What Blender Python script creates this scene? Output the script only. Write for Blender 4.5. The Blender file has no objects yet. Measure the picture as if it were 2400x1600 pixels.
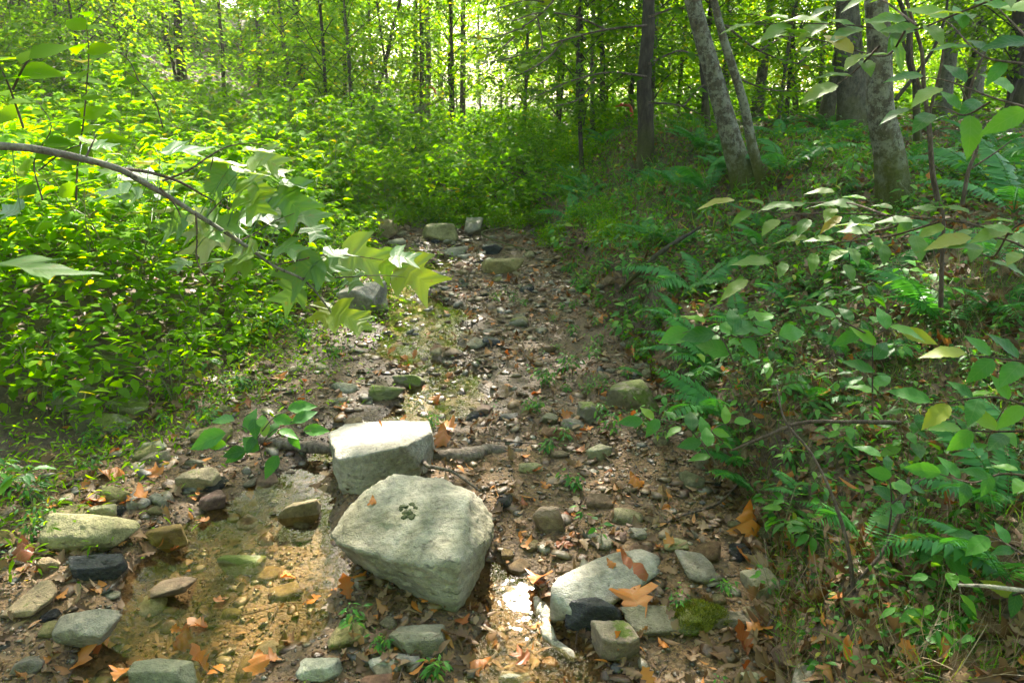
import bpy, bmesh, math, random
import numpy as np
from mathutils import Vector
SC = bpy.context.scene
COL = SC.collection
RS = np.random.RandomState(11)
random.seed(5)

# ------------------------------------------------------------------ camera
CAMZ = 1.6
FPX = 1600.0                       # focal length in pixels of the 2400 wide photograph (24 mm lens)
PITCH = math.atan(570 / FPX)
cam_d = bpy.data.cameras.new('camera')
cam_d.lens = 24; cam_d.sensor_width = 36; cam_d.clip_start = 0.05; cam_d.clip_end = 1200
cam_d.dof.use_dof = True; cam_d.dof.focus_distance = 2.6; cam_d.dof.aperture_fstop = 8.0
cam = bpy.data.objects.new('camera', cam_d); COL.objects.link(cam)
cam.location = (0, 0, CAMZ); cam.rotation_euler = (math.pi / 2 - PITCH, 0, 0)
SC.camera = cam
# ------------------------------------------------------------------ sky, sun, exposure
SUN_EL = math.radians(40.5); SUN_AZ = math.radians(1.0)       # ahead of the camera, a touch to the right
S = np.array([math.sin(SUN_AZ) * math.cos(SUN_EL), math.cos(SUN_AZ) * math.cos(SUN_EL), math.sin(SUN_EL)])
w = bpy.data.worlds.new('World'); SC.world = w; w.use_nodes = True
nt = w.node_tree
sky = nt.nodes.new('ShaderNodeTexSky'); sky.sky_type = 'NISHITA'; sky.sun_disc = False
sky.sun_elevation = SUN_EL; sky.sun_rotation = SUN_AZ; sky.dust_density = 2.5; sky.air_density = 1.0
nt.links.new(sky.outputs[0], nt.nodes['Background'].inputs[0])
nt.nodes['Background'].inputs[1].default_value = 0.115
ld = bpy.data.lights.new('sun', 'SUN'); ld.energy = 5.0; ld.angle = math.radians(0.5); ld.color = (1, 0.97, 0.93)
sun = bpy.data.objects.new('sun', ld); COL.objects.link(sun)
sun.rotation_euler = Vector(-S).to_track_quat('-Z', 'Y').to_euler()
sun.location = (0, 20, 30)
SC.view_settings.view_transform = 'Standard'; SC.view_settings.look = 'None'
SC.view_settings.exposure = 2.85; SC.view_settings.gamma = 1.0
SC.view_settings.use_white_balance = True; SC.view_settings.white_balance_temperature = 7200; SC.view_settings.white_balance_tint = 10
cy = SC.cycles
cy.max_bounces = 7; cy.diffuse_bounces = 4; cy.glossy_bounces = 3; cy.transmission_bounces = 5; cy.transparent_max_bounces = 10
cy.caustics_reflective = False; cy.caustics_refractive = False
cy.use_denoising = True; cy.sample_clamp_indirect = 6.0

# ------------------------------------------------------------------ helpers: numbers
def ss(a, b, x):
    t = np.clip((np.asarray(x, float) - a) / (b - a), 0, 1); return t * t * (3 - 2 * t)
def _hash(ix, iy, iz, seed):
    M = np.uint32
    h = (ix.astype(np.int64) * 374761393 + iy.astype(np.int64) * 668265263 + iz.astype(np.int64) * 1274126177 + seed * 974634777) & 0xffffffff
    h = h.astype(np.uint64)
    h = ((h ^ (h >> np.uint64(13))) * np.uint64(1274126177)) & np.uint64(0xffffffff)
    h = ((h ^ (h >> np.uint64(16))) * np.uint64(2246822519)) & np.uint64(0xffffffff)
    h = h ^ (h >> np.uint64(15))
    return (h & np.uint64(0xffff)).astype(float) / 65535.0
def vnoise(P, seed=0):
    P = np.asarray(P, float); I = np.floor(P); f = P - I; u = f * f * (3 - 2 * f); I = I.astype(np.int64)
    r = 0
    for dx in (0, 1):
        for dy in (0, 1):
            for dz in (0, 1):
                wgt = (u[..., 0] if dx else 1 - u[..., 0]) * (u[..., 1] if dy else 1 - u[..., 1]) * (u[..., 2] if dz else 1 - u[..., 2])
                r = r + wgt * _hash(I[..., 0] + dx, I[..., 1] + dy, I[..., 2] + dz, seed)
    return r * 2 - 1
def fbm(P, seed=0, octv=4):
    P = np.asarray(P, float); a = 1.0; r = 0; n = 0
    for k in range(octv):
        r = r + a * vnoise(P * (2.03 ** k) + 17.3 * k, seed + k); n += a; a *= 0.5
    return r / n
def xyz(x, y, z=0.0):
    x = np.asarray(x, float); return np.stack([x, np.asarray(y, float) + 0 * x, z + 0 * x], -1)
CT, ST = math.cos(PITCH), math.sin(PITCH)
def ray(u, v):
    x = (u - 1200) / FPX; q = -(v - 800) / FPX
    return np.array([x, CT + q * ST, -ST + q * CT])
def on_z(u, v, z=0.0):
    d = ray(u, v); t = (z - CAMZ) / d[2]; return d[0] * t, d[1] * t
def on_y(u, v, y):
    d = ray(u, v); t = y / d[1]; return np.array([d[0] * t, y, CAMZ + d[2] * t])

# ------------------------------------------------------------------ the lie of the land
YL = [-5, 1, 2.4, 2.9, 3.5, 4.9, 7, 9, 12, 40]; XL = [-2.3, -2.3, -2.1, -1.85, -1.6, -1.35, -1.25, -1.05, -1.3, -2]
YR = [-5, 1, 1.5, 1.85, 2.2, 2.75, 3.6, 4.8, 6.1, 7.9, 10.2, 40]; XR = [.75, .72, .74, .84, .94, .94, .86, .74, .58, .3, .1, .1]
def poly(pts, z=0.0): return np.array([on_z(u, v, z) for u, v in pts])
POOLS = [(poly([(60, 1660), (230, 1480), (300, 1330), (430, 1230), (560, 1150), (700, 1090), (770, 1050), (800, 1180), (820, 1330), (770, 1400), (740, 1500), (640, 1560), (560, 1660)]), .045),
         (poly([(1130, 1290), (1250, 1330), (1290, 1400), (1400, 1500), (1440, 1560), (1400, 1660), (1090, 1660), (1080, 1530), (1130, 1450), (1020, 1420), (1080, 1380)]), .035),
         (poly([(740, 1075), (790, 1010), (930, 975), (960, 930), (930, 860), (860, 830), (900, 790), (1040, 830), (1110, 870), (1140, 930), (1110, 1000), (900, 1040), (800, 1100)]), .04),
         (poly([(870, 840), (860, 790), (930, 740), (1010, 740), (1120, 770), (1090, 830), (1020, 850)]), .03),
         (poly([(870, 750), (880, 680), (960, 630), (1060, 590), (1120, 600), (1020, 650), (980, 690), (1120, 720), (1130, 750), (960, 760)], .05), .04)]
def sdf(x, y, pg):
    d = np.full(x.shape, 1e9); s = np.ones(x.shape); n = len(pg)
    for i in range(n):
        ax, ay = pg[i]; bx, by = pg[(i + 1) % n]
        ex, ey = bx - ax, by - ay; wx, wy = x - ax, y - ay
        t = np.clip((wx * ex + wy * ey) / (ex * ex + ey * ey), 0, 1)
        d = np.minimum(d, (wx - ex * t) ** 2 + (wy - ey * t) ** 2)
        c1 = (y >= ay) & (y < by) & (ex * wy > ey * wx); c2 = (y < ay) & (y >= by) & (ex * wy < ey * wx)
        s = np.where(c1 | c2, -s, s)
    return s * np.sqrt(d)
def bed(y): return 0.03 * np.clip(np.asarray(y, float) - 4.2, 0, 6)
def height(x, y, fine=True):
    x = np.asarray(x, float); y = np.asarray(y, float)
    xl = np.interp(y, YL, XL) + 0.10 * vnoise(xyz(y * 1.3, 3), 5); xr = np.interp(y, YR, XR) + 0.09 * vnoise(xyz(y * 2.1, 7), 6)
    dl = np.maximum(0, xl - x); dr = np.maximum(0, x - xr)
    b = bed(y)
    sp = np.log1p(np.exp(np.clip((-x - 5.4) * 2.2, -30, 60))) / 2.2
    left = 0.10 * ss(0, .5, dl) + 0.11 * np.minimum(dl, 6) + 0.46 * np.minimum(sp, 14) + .1 * np.clip(sp - 14, 0, 60)
    right = (0.36 + .07 * vnoise(xyz(x, y), 3)) * ss(0, .20, dr) + 0.65 * ss(0.03, 2.0, dr) + 0.015 * np.minimum(dr, 60)
    back = 0.58 * ss(9.0, 11.2, y + .35 * x) + 0.004 * np.clip(y - 12, 0, 200)
    h = b + np.maximum(np.maximum(left, right), back + .3 * np.minimum(left, 1e9) * (x < xl))
    side = ss(0, .5, dl + dr)
    h = h + (0.018 + .05 * side) * fbm(xyz(x * 1.6, y * 1.6), 21, 3) + .1 * ss(4, 10, np.abs(x) + y * .4) * vnoise(xyz(x * .35, y * .35), 8)
    if fine:
        near = (y < 10) & (x > -3) & (x < 2)
        h = h + 0.012 * fbm(xyz(x * 9, y * 9), 31, 3) * near
        bare = (1 - side) * near
        pd = np.full(h.shape, 1e9); dep = np.zeros(h.shape)
        for pg, dp in POOLS:
            dd = sdf(x, y, pg) + (0.05 + .07 * (y > 2.9)) * fbm(xyz(x * 6, y * 6), 41, 2)
            dep = np.maximum(dep, dp * (1 - ss(-.10, .04, dd))); pd = np.minimum(pd, dd)
        h = h + bare * (0.028 - dep * 1.75 + 0.01 * ss(0, .3, pd))
    return h
def h1(x, y): return float(height(np.array([float(x)]), np.array([float(y)]))[0])
def gp(u, v, lift=0.0):
    """the point of the ground seen at pixel (u, v) of the photograph"""
    d = ray(u, v); t = np.linspace(1.0, 40, 2600); X = d[0] * t; Y = d[1] * t; Z = CAMZ + d[2] * t
    below = Z < height(X, Y)
    i = int(np.argmax(below)) if below.any() else len(t) - 1
    return np.array([X[i], Y[i], h1(X[i], Y[i]) + lift])

# ------------------------------------------------------------------ helpers: meshes
def tag(o, label=None, cat=None, group=None, kind=None):
    if label: o['label'] = label
    if cat: o['category'] = cat
    if group: o['group'] = group
    if kind: o['kind'] = kind
    return o
def mk(name, V, Fs, mat, smooth=True, uv=None, col=None):
    me = bpy.data.meshes.new(name)
    V = np.ascontiguousarray(V, dtype=np.float32); Fs = [np.asarray(F, dtype=np.int32) for F in (Fs if isinstance(Fs, list) else [Fs]) if len(F)]
    me.vertices.add(len(V)); me.vertices.foreach_set('co', V.ravel())
    loops = np.concatenate([F.ravel() for F in Fs]); tot = np.concatenate([np.full(len(F), F.shape[1], np.int32) for F in Fs])
    me.loops.add(len(loops)); me.loops.foreach_set('vertex_index', loops)
    st = np.zeros(len(tot), np.int32); st[1:] = np.cumsum(tot)[:-1]
    me.polygons.add(len(tot)); me.polygons.foreach_set('loop_start', st)
    me.update(calc_edges=True)
    if smooth: me.polygons.foreach_set('use_smooth', np.ones(len(tot), bool))
    if uv is not None:
        l = me.uv_layers.new(name='uv'); l.data.foreach_set('uv', np.ascontiguousarray(np.asarray(uv, np.float32)[loops]).ravel())
    if col is not None:
        a = me.color_attributes.new('zone', 'FLOAT_COLOR', 'POINT'); a.data.foreach_set('color', np.ascontiguousarray(col, dtype=np.float32).ravel())
    me.materials.append(mat); me.update()
    return me
def ob(name, me, parent=None, loc=None, rot=None, scale=None):
    o = bpy.data.objects.new(name, me); COL.objects.link(o)
    if parent: o.parent = parent
    if loc is not None: o.location = tuple(float(c) for c in loc)
    if rot is not None: o.rotation_euler = tuple(rot)
    if scale is not None: o.scale = (scale,) * 3 if np.isscalar(scale) else tuple(scale)
    return o
def empty(name, loc, label, cat, group=None):
    return tag(ob(name, None, None, loc), label, cat, group)
def copy_tree(o, parent=None):
    c = o.copy(); COL.objects.link(c); c.parent = parent
    for ch in o.children: copy_tree(ch, c)
    return c
class Bag:
    """collects pieces of ONE mesh"""
    def __init__(s): s.V = []; s.F = {}; s.U = []; s.n = 0
    def add(s, V, Fs, uv=None):
        V = np.asarray(V, float)
        for F in (Fs if isinstance(Fs, list) else [Fs]):
            F = np.asarray(F)
            if len(F): s.F.setdefault(F.shape[1], []).append(F + s.n)
        s.V.append(V); s.U.append(np.zeros((len(V), 2)) if uv is None else np.asarray(uv)); s.n += len(V)
    def mesh(s, name, mat, smooth=True, uv=True):
        return mk(name, np.concatenate(s.V), [np.concatenate(f) for f in s.F.values()], mat, smooth, np.concatenate(s.U) if uv else None)
def tube(P, R, seg=6, cap=True):
    P = np.asarray(P, float); n = len(P); R = np.broadcast_to(np.asarray(R, float), (n,))
    T = np.gradient(P, axis=0); T /= np.linalg.norm(T, axis=1)[:, None] + 1e-9
    ref = np.array([0.31, 0.2, 0.93]) if abs(T[0] @ np.array([0, 0, 1.])) < .8 else np.array([1., .1, 0])
    A = np.cross(T, ref); A /= np.linalg.norm(A, axis=1)[:, None]; B = np.cross(T, A)
    a = np.linspace(0, 2 * math.pi, seg, endpoint=False)
    V = P[:, None] + R[:, None, None] * (np.cos(a)[None, :, None] * A[:, None] + np.sin(a)[None, :, None] * B[:, None])
    V = V.reshape(-1, 3); i = np.arange(n - 1)[:, None] * seg; j = np.arange(seg)[None]; k = (j + 1) % seg
    F = np.stack([i + j, i + k, i + seg + k, i + seg + j], -1).reshape(-1, 4)
    uv = np.stack([np.tile(np.arange(seg) / seg, n), np.repeat(np.linspace(0, 1, n), seg)], -1)
    return V, F, uv
def smooth_path(P, n=24):
    P = np.asarray(P, float); m = len(P)
    if m < 3: return P[0] + (P[-1] - P[0]) * np.linspace(0, 1, n)[:, None]
    Q = np.vstack([2 * P[0] - P[1], P, 2 * P[-1] - P[-2]]); out = []
    for s_ in np.linspace(0, m - 1 - 1e-6, n):
        i = int(s_); t = s_ - i; a, b, c, d = Q[i:i + 4]
        out.append(.5 * (2 * b + (c - a) * t + (2 * a - 5 * b + 4 * c - d) * t * t + (-a + 3 * b - 3 * c + d) * t ** 3))
    return np.array(out)
def rot_frames(D, N):
    """frames with y along D (leaf direction) and z close to N"""
    D = D / (np.linalg.norm(D, axis=-1, keepdims=True) + 1e-9); X = np.cross(D, N); X /= np.linalg.norm(X, axis=-1, keepdims=True) + 1e-9
    Z = np.cross(X, D); return np.stack([X, D, Z], -1)
def scatter(tpl, P, M, sc):
    V, Fs, uv = tpl; n = len(P); k = len(V); sc = np.asarray(sc, float)
    sc = sc[:, None] * np.ones(3) if sc.ndim == 1 else sc
    W = np.einsum('nij,nkj->nki', M, V[None] * sc[:, None, :]) + P[:, None]
    off = (np.arange(n) * k)[:, None, None]
    return W.reshape(-1, 3), [(F[None] + off).reshape(-1, F.shape[1]) for F in Fs], np.tile(uv, (n, 1))
def curvy(o, n=30):
    P = np.array([(a, b, 0) for a, b in o], float); Q = smooth_path(P, n)[:, :2]; Q[:, 0] = np.maximum(Q[:, 0], .004); return Q
def leaf_tpl(outline, fold=.10, curl=-.15, wave=0.0):
    """outline = right half, from base to tip, (x, y); length 1 along y. Midrib, folded and curled."""
    o = np.array(outline, float); n = len(o); my = np.minimum(o[:, 1], o[-1, 1]); lob = np.any(np.diff(o[:, 1]) < -.01)
    mid = np.stack([0 * my, np.linspace(0, 1, n) ** 1.1 * o[-1, 1] if lob else my], -1)
    def z(p): return fold * np.abs(p[:, 0]) * 2 + curl * p[:, 1] ** 2 + wave * np.sin(p[:, 1] * 15) * np.abs(p[:, 0])
    R = o; L = o * [-1, 1]
    P = np.vstack([mid, R, L]); V = np.column_stack([P, z(P)])
    T, Q = [], []
    for i in range(n - 1):
        for off, fl in ((n, 0), (2 * n, 1)):
            a, b, c, d = i, off + i, off + i + 1, i + 1
            q = [a, b, c, d] if not fl else [a, d, c, b]
            Q.append(q)
    V[:, 1] -= V[0, 1]
    return V, [np.array(Q)], P.copy()
def blade(n=5, wd=.5, pos=.4, **k):
    t = np.linspace(0, 1, n); x = wd * .5 * np.sin(math.pi * t ** (math.log(.5) / math.log(pos))) ** .9 * (1 - .3 * t ** 4); x[0] = .008; x[-1] = .004
    return leaf_tpl(np.stack([x, t], -1), **k)
QUAD = (np.array([[0, 0, 0], [.27, .45, .06], [0, 1, -.12], [-.27, .45, .06]]), [np.array([[0, 1, 2], [0, 2, 3]])], np.array([[0, 0], [.27, .45], [0, 1], [-.27, .45]]))
OVATE = blade(5, .56, .40, fold=.1, curl=-.18)
OVATE_FINE = blade(17, .56, .42, fold=.1, curl=-.24, wave=.07)
OVATE_FINE[0][17:, 0] *= np.tile(1 - .10 * (np.arange(17) % 2), 2)
LANCE = blade(5, .26, .45, fold=.12, curl=-.3)
TULIP = leaf_tpl(curvy([(.01, 0), (.15, -.05), (.34, .03), (.49, .18), (.60, .42), (.44, .38), (.26, .39), (.27, .52), (.33, .72), (.41, .98), (.26, .88), (.12, .78), (.01, .73)], 40), fold=.07, curl=-.24, wave=.06)
MAPLE = leaf_tpl([(.01, 0), (.10, -.03), (.30, -.02), (.24, .12), (.50, .20), (.62, .36), (.40, .40), (.28, .44), (.40, .60), (.22, .68), (.16, .82), (.02, 1.0)], fold=.22, curl=-.30)
OAKISH = leaf_tpl([(.01, 0), (.12, .1), (.10, .2), (.28, .3), (.14, .42), (.36, .56), (.18, .66), (.26, .80), (.10, .88), (.02, 1.0)], fold=.3, curl=.35)

# ------------------------------------------------------------------ materials
def new_mat(name):
    m = bpy.data.materials.new(name); m.use_nodes = True; t = m.node_tree
    return m, t, t.nodes['Principled BSDF'], t.nodes['Material Output']
def N(t, typ, ins=None, **props):
    n = t.nodes.new(typ)
    for k, v in props.items(): setattr(n, k, v)
    for k, v in (ins or {}).items():
        if isinstance(v, bpy.types.NodeSocket): t.links.new(v, n.inputs[k])
        else: n.inputs[k].default_value = v
    return n
def ramp(t, fac, stops, interp='LINEAR'):
    r = t.nodes.new('ShaderNodeValToRGB'); r.color_ramp.interpolation = interp; e = r.color_ramp.elements
    while len(e) < len(stops): e.new(.5)
    for el, (p, c) in zip(e, stops): el.position = p; el.color = (*c, 1) if len(c) == 3 else c
    t.links.new(fac, r.inputs[0]); return r.outputs[0]
def math_(t, op, a, b=0.0, c=0.0, clamp=False):
    n = t.nodes.new('ShaderNodeMath'); n.operation = op; n.use_clamp = clamp
    for i, v in enumerate((a, b, c)):
        if isinstance(v, bpy.types.NodeSocket): t.links.new(v, n.inputs[i])
        else: n.inputs[i].default_value = v
    return n.outputs[0]
def mixc(t, f, a, b, mode='MIX'):
    n = t.nodes.new('ShaderNodeMix'); n.data_type = 'RGBA'; n.blend_type = mode
    for i, v in ((0, f), (6, a), (7, b)):
        if isinstance(v, bpy.types.NodeSocket): t.links.new(v, n.inputs[i])
        else: n.inputs[i].default_value = (*v, 1) if isinstance(v, tuple) and len(v) == 3 else v
    return n.outputs[2]
def coord(t, kind='Object'): return t.nodes.new('ShaderNodeTexCoord').outputs[kind]
def noise(t, vec, scale, detail=4, rough=.55, out=0):
    return N(t, 'ShaderNodeTexNoise', {'Vector': vec, 'Scale': scale, 'Detail': detail, 'Roughness': rough}).outputs[out]
def bump(t, h, dist, strength=1.0, normal=None):
    n = N(t, 'ShaderNodeBump', {'Height': h, 'Distance': dist, 'Strength': strength})
    if normal: t.links.new(normal, n.inputs['Normal'])
    return n.outputs[0]

def leaf_mat(name, stops, trans=.5, tcol=(1.9, 1.7, .55), rough=.42, spec=.5, veins=False, spots=0.0):
    m, t, bs, out = new_mat(name)
    g = t.nodes.new('ShaderNodeNewGeometry').outputs['Random Per Island']
    oi = t.nodes.new('ShaderNodeObjectInfo').outputs['Random']
    r = math_(t, 'FRACT', math_(t, 'ADD', g, math_(t, 'MULTIPLY', oi, .37)))
    c = ramp(t, r, stops)
    if veins:
        uv = N(t, 'ShaderNodeSeparateXYZ', {0: coord(t, 'UV')})
        ax = math_(t, 'ABSOLUTE', uv.outputs[0])
        ph = math_(t, 'SUBTRACT', math_(t, 'MULTIPLY', uv.outputs[1], 44), math_(t, 'MULTIPLY', ax, 46))
        sn = math_(t, 'POWER', math_(t, 'ABSOLUTE', math_(t, 'COSINE', math_(t, 'MULTIPLY', ph, .5))), 14)
        rib = math_(t, 'SUBTRACT', 1, math_(t, 'MULTIPLY', ax, 70), clamp=True)
        vn = math_(t, 'MAXIMUM', math_(t, 'MULTIPLY', sn, .45), rib)
        c = mixc(t, math_(t, 'MULTIPLY', vn, .22), c, (.20, .30, .10))
        t.links.new(bump(t, vn, .0012, .3), bs.inputs['Normal'])
    if spots:
        sp = noise(t, coord(t), 55, 3)
        c = mixc(t, math_(t, 'MULTIPLY', ramp(t, sp, [(.62, (0, 0, 0)), (.70, (1, 1, 1))]), spots), c, (.22, .12, .02))
    t.links.new(c, bs.inputs['Base Color'])
    bs.inputs['Roughness'].default_value = rough; bs.inputs['Specular IOR Level'].default_value = spec
    tc = mixc(t, 1.0, c, tcol, 'MULTIPLY')
    tr = N(t, 'ShaderNodeBsdfTranslucent', {'Color': tc})
    mx = N(t, 'ShaderNodeMixShader', {0: trans, 1: bs.outputs[0], 2: tr.outputs[0]})
    t.links.new(mx.outputs[0], out.inputs[0]); return m

M_thicket = leaf_mat('thicket leaf', [(0, (.06, .175, .006)), (.45, (.10, .24, .008)), (.85, (.15, .30, .01)), (.95, (.07, .17, .02)), (1, (.32, .27, .02))], .64, (2.55, 2.15, .3), .7, .06)
M_shrub = leaf_mat('shrub leaf', [(0, (.04, .13, .010)), (.6, (.075, .19, .012)), (1, (.13, .26, .016))], .58, (2.4, 2.2, .4), .65, .1)
M_tree = leaf_mat('tree leaf', [(0, (.05, .14, .007)), (.5, (.085, .205, .009)), (.93, (.14, .27, .012)), (1, (.28, .24, .02))], .64, (2.7, 2.3, .4), .7, .06)
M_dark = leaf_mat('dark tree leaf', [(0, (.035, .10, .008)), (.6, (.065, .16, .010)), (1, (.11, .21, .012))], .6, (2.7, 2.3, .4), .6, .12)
M_bank = leaf_mat('bank plant leaf', [(0, (.02, .10, .014)), (.4, (.035, .16, .018)), (.8, (.06, .22, .022)), (.95, (.12, .28, .02)), (1, (.28, .28, .03))], .42, (2.2, 2.0, .5), .45, .3, veins=True)
M_fern = leaf_mat('fern leaf', [(0, (.025, .14, .03)), (1, (.05, .22, .04))], .4, (1.9, 1.8, .6), .5, .3)
M_tulip = leaf_mat('lobed branch leaf', [(0, (.05, .13, .06)), (.5, (.07, .16, .07)), (.75, (.08, .20, .03)), (1, (.22, .27, .012))], .42, (2.4, 2.0, .35), .42, .55, veins=True, spots=.35)
M_beech = leaf_mat('toothed branch leaf', [(0, (.045, .14, .015)), (.6, (.08, .19, .02)), (.93, (.14, .22, .03)), (1, (.30, .22, .03))], .42, (2.2, 1.9, .5), .5, .3, veins=True, spots=.3)
M_orange = leaf_mat('fallen orange leaf', [(0, (.42, .11, .012)), (.4, (.52, .17, .015)), (.75, (.38, .13, .02)), (1, (.22, .05, .015))], .25, (1.5, 1.0, .6), .45, .45, veins=True)
M_litter = leaf_mat('fallen brown leaf', [(0, (.08, .042, .016)), (.3, (.15, .085, .036)), (.6, (.21, .14, .07)), (.85, (.10, .055, .028)), (.94, (.34, .15, .035)), (1, (.42, .14, .02))], .15, (1.3, 1, .7), .55, .3)
M_grass = leaf_mat('grass blade', [(0, (.05, .16, .015)), (.7, (.09, .24, .02)), (1, (.26, .26, .07))], .5, (2, 1.9, .5), .6, .15)

def rock_mat(name, cols, moss=0.0, rough=.75, lichen=.3, bmp=1.0, sc=1.0):
    m, t, bs, out = new_mat(name); co = coord(t)
    oi = t.nodes.new('ShaderNodeObjectInfo').outputs['Random']
    gi = t.nodes.new('ShaderNodeNewGeometry')
    v = N(t, 'ShaderNodeVectorMath', {0: co, 1: N(t, 'ShaderNodeCombineXYZ', {0: math_(t, 'MULTIPLY', oi, 31)}).outputs[0]}, operation='ADD').outputs[0]
    n1 = noise(t, v, 7 * sc, 6, .62); n2 = noise(t, v, 45 * sc, 5, .7); n3 = noise(t, v, 240 * sc, 3, .6)
    c = ramp(t, n1, [(.28, cols[0]), (.5, cols[1]), (.72, cols[2])])
    c = mixc(t, .55, c, ramp(t, n2, [(.3, (.35, .35, .35)), (.55, (1, 1, 1)), (.75, (1.25, 1.22, 1.15))]), 'MULTIPLY')
    pt = ramp(t, noise(t, v, 3.1 * sc, 5, .7), [(.42, (.62, .60, .48)), (.56, (1.08, 1.07, 1.05))]); c = mixc(t, .8, c, pt, 'MULTIPLY')
    pit = ramp(t, noise(t, N(t, 'ShaderNodeMapping', {'Vector': v, 'Scale': (1, 1.5, 3)}).outputs[0], 22 * sc, 6, .75), [(.30, (0, 0, 0)), (.40, (1, 1, 1))]); c = mixc(t, .6, c, mixc(t, pit, (.35, .33, .27), (1, 1, 1)), 'MULTIPLY')
    c = mixc(t, .35, c, ramp(t, n3, [(.35, (.55, .55, .55)), (.6, (1.1, 1.1, 1.1))]), 'MULTIPLY')
    hv = N(t, 'ShaderNodeHueSaturation', {'Hue': math_(t, 'ADD', .47, math_(t, 'MULTIPLY', math_(t, 'FRACT', math_(t, 'MULTIPLY', oi, 7.3)), .06)), 'Saturation': math_(t, 'ADD', .8, math_(t, 'MULTIPLY', math_(t, 'FRACT', math_(t, 'MULTIPLY', oi, 3.7)), .4)),
                                         'Value': math_(t, 'ADD', .8, math_(t, 'MULTIPLY', oi, .4)), 'Color': c}).outputs[0]
    c = hv
    if moss:
        nz = N(t, 'ShaderNodeSeparateXYZ', {0: gi.outputs['Normal']}).outputs[2]
        mf = math_(t, 'MULTIPLY', ramp(t, noise(t, v, 14, 5, .6), [(.60 - .2 * moss, (0, 0, 0)), (.68 - .2 * moss, (1, 1, 1))]), ramp(t, nz, [(.0, (0, 0, 0)), (.5, (1, 1, 1))]))
        c = mixc(t, mf, c, mixc(t, n3, (.05, .075, .01), (.13, .16, .02)))
    t.links.new(c, bs.inputs['Base Color']); bs.inputs['Roughness'].default_value = rough; bs.inputs['Specular IOR Level'].default_value = .35
    crack = N(t, 'ShaderNodeTexVoronoi', {'Vector': N(t, 'ShaderNodeMapping', {'Vector': v, 'Scale': (1, 1.6, 3.2)}).outputs[0], 'Scale': 6 * sc}, feature='DISTANCE_TO_EDGE').outputs[0]
    hh = math_(t, 'ADD', math_(t, 'MULTIPLY', n2, .7), math_(t, 'MULTIPLY', n3, .2))
    hh = math_(t, 'ADD', hh, math_(t, 'MULTIPLY', ramp(t, crack, [(0, (0, 0, 0)), (.02, (1, 1, 1))]), .05))
    hh = math_(t, 'ADD', hh, math_(t, 'MULTIPLY', pit, .35))
    t.links.new(bump(t, hh, .022 / sc, bmp), bs.inputs['Normal'])
    return m
R_pale = rock_mat('pale sandstone', [(.17, .16, .12), (.31, .29, .225), (.45, .425, .34)])
R_slab = rock_mat('pale greenish sandstone', [(.26, .25, .18), (.42, .405, .31), (.56, .53, .42)])
R_olive = rock_mat('olive sandstone', [(.15, .13, .06), (.28, .235, .12), (.42, .35, .19)], .25)
R_moss = rock_mat('mossy stone', [(.13, .13, .07), (.22, .21, .12), (.32, .29, .18)], .9)
R_grey = rock_mat('blue grey slate', [(.12, .115, .07), (.22, .205, .13), (.33, .305, .20)], 0, .5)
R_dark = rock_mat('wet black stone', [(.018, .02, .022), (.035, .038, .04), (.07, .075, .075)], 0, .22)
R_rust = rock_mat('rust brown stone', [(.11, .055, .025), (.23, .14, .07), (.34, .24, .13)], 0, .6)
def gravel_mat():
    m, t, bs, out = new_mat('gravel'); g = t.nodes.new('ShaderNodeNewGeometry').outputs['Random Per Island']
    c = ramp(t, g, [(0, (.07, .035, .016)), (.2, (.18, .10, .045)), (.4, (.10, .065, .032)), (.55, (.26, .17, .08)), (.7, (.17, .15, .10)), (.8, (.05, .05, .042)), (.9, (.32, .29, .20)), (1, (.30, .14, .05))])
    c = mixc(t, .6, c, ramp(t, noise(t, coord(t), 130, 4, .7), [(.3, (.45, .45, .45)), (.65, (1.2, 1.2, 1.2))]), 'MULTIPLY')
    sp = N(t, 'ShaderNodeSeparateXYZ', {0: coord(t)}); lv = math_(t, 'SUBTRACT', sp.outputs[2], math_(t, 'MULTIPLY', math_(t, 'MAXIMUM', math_(t, 'SUBTRACT', sp.outputs[1], 4.2), 0), .03))
    wt = N(t, 'ShaderNodeMapRange', {0: lv, 1: .03, 2: .085, 3: 1, 4: 0}).outputs[0]; c = mixc(t, math_(t, 'MULTIPLY', wt, .75), c, (.34, .32, .28), 'MULTIPLY')
    t.links.new(c, bs.inputs['Base Color']); t.links.new(math_(t, 'SUBTRACT', .6, math_(t, 'MULTIPLY', wt, .35)), bs.inputs['Roughness'])
    t.links.new(bump(t, noise(t, coord(t), 260, 3), .003, .8), bs.inputs['Normal']); return m
M_gravel = gravel_mat()
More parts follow.
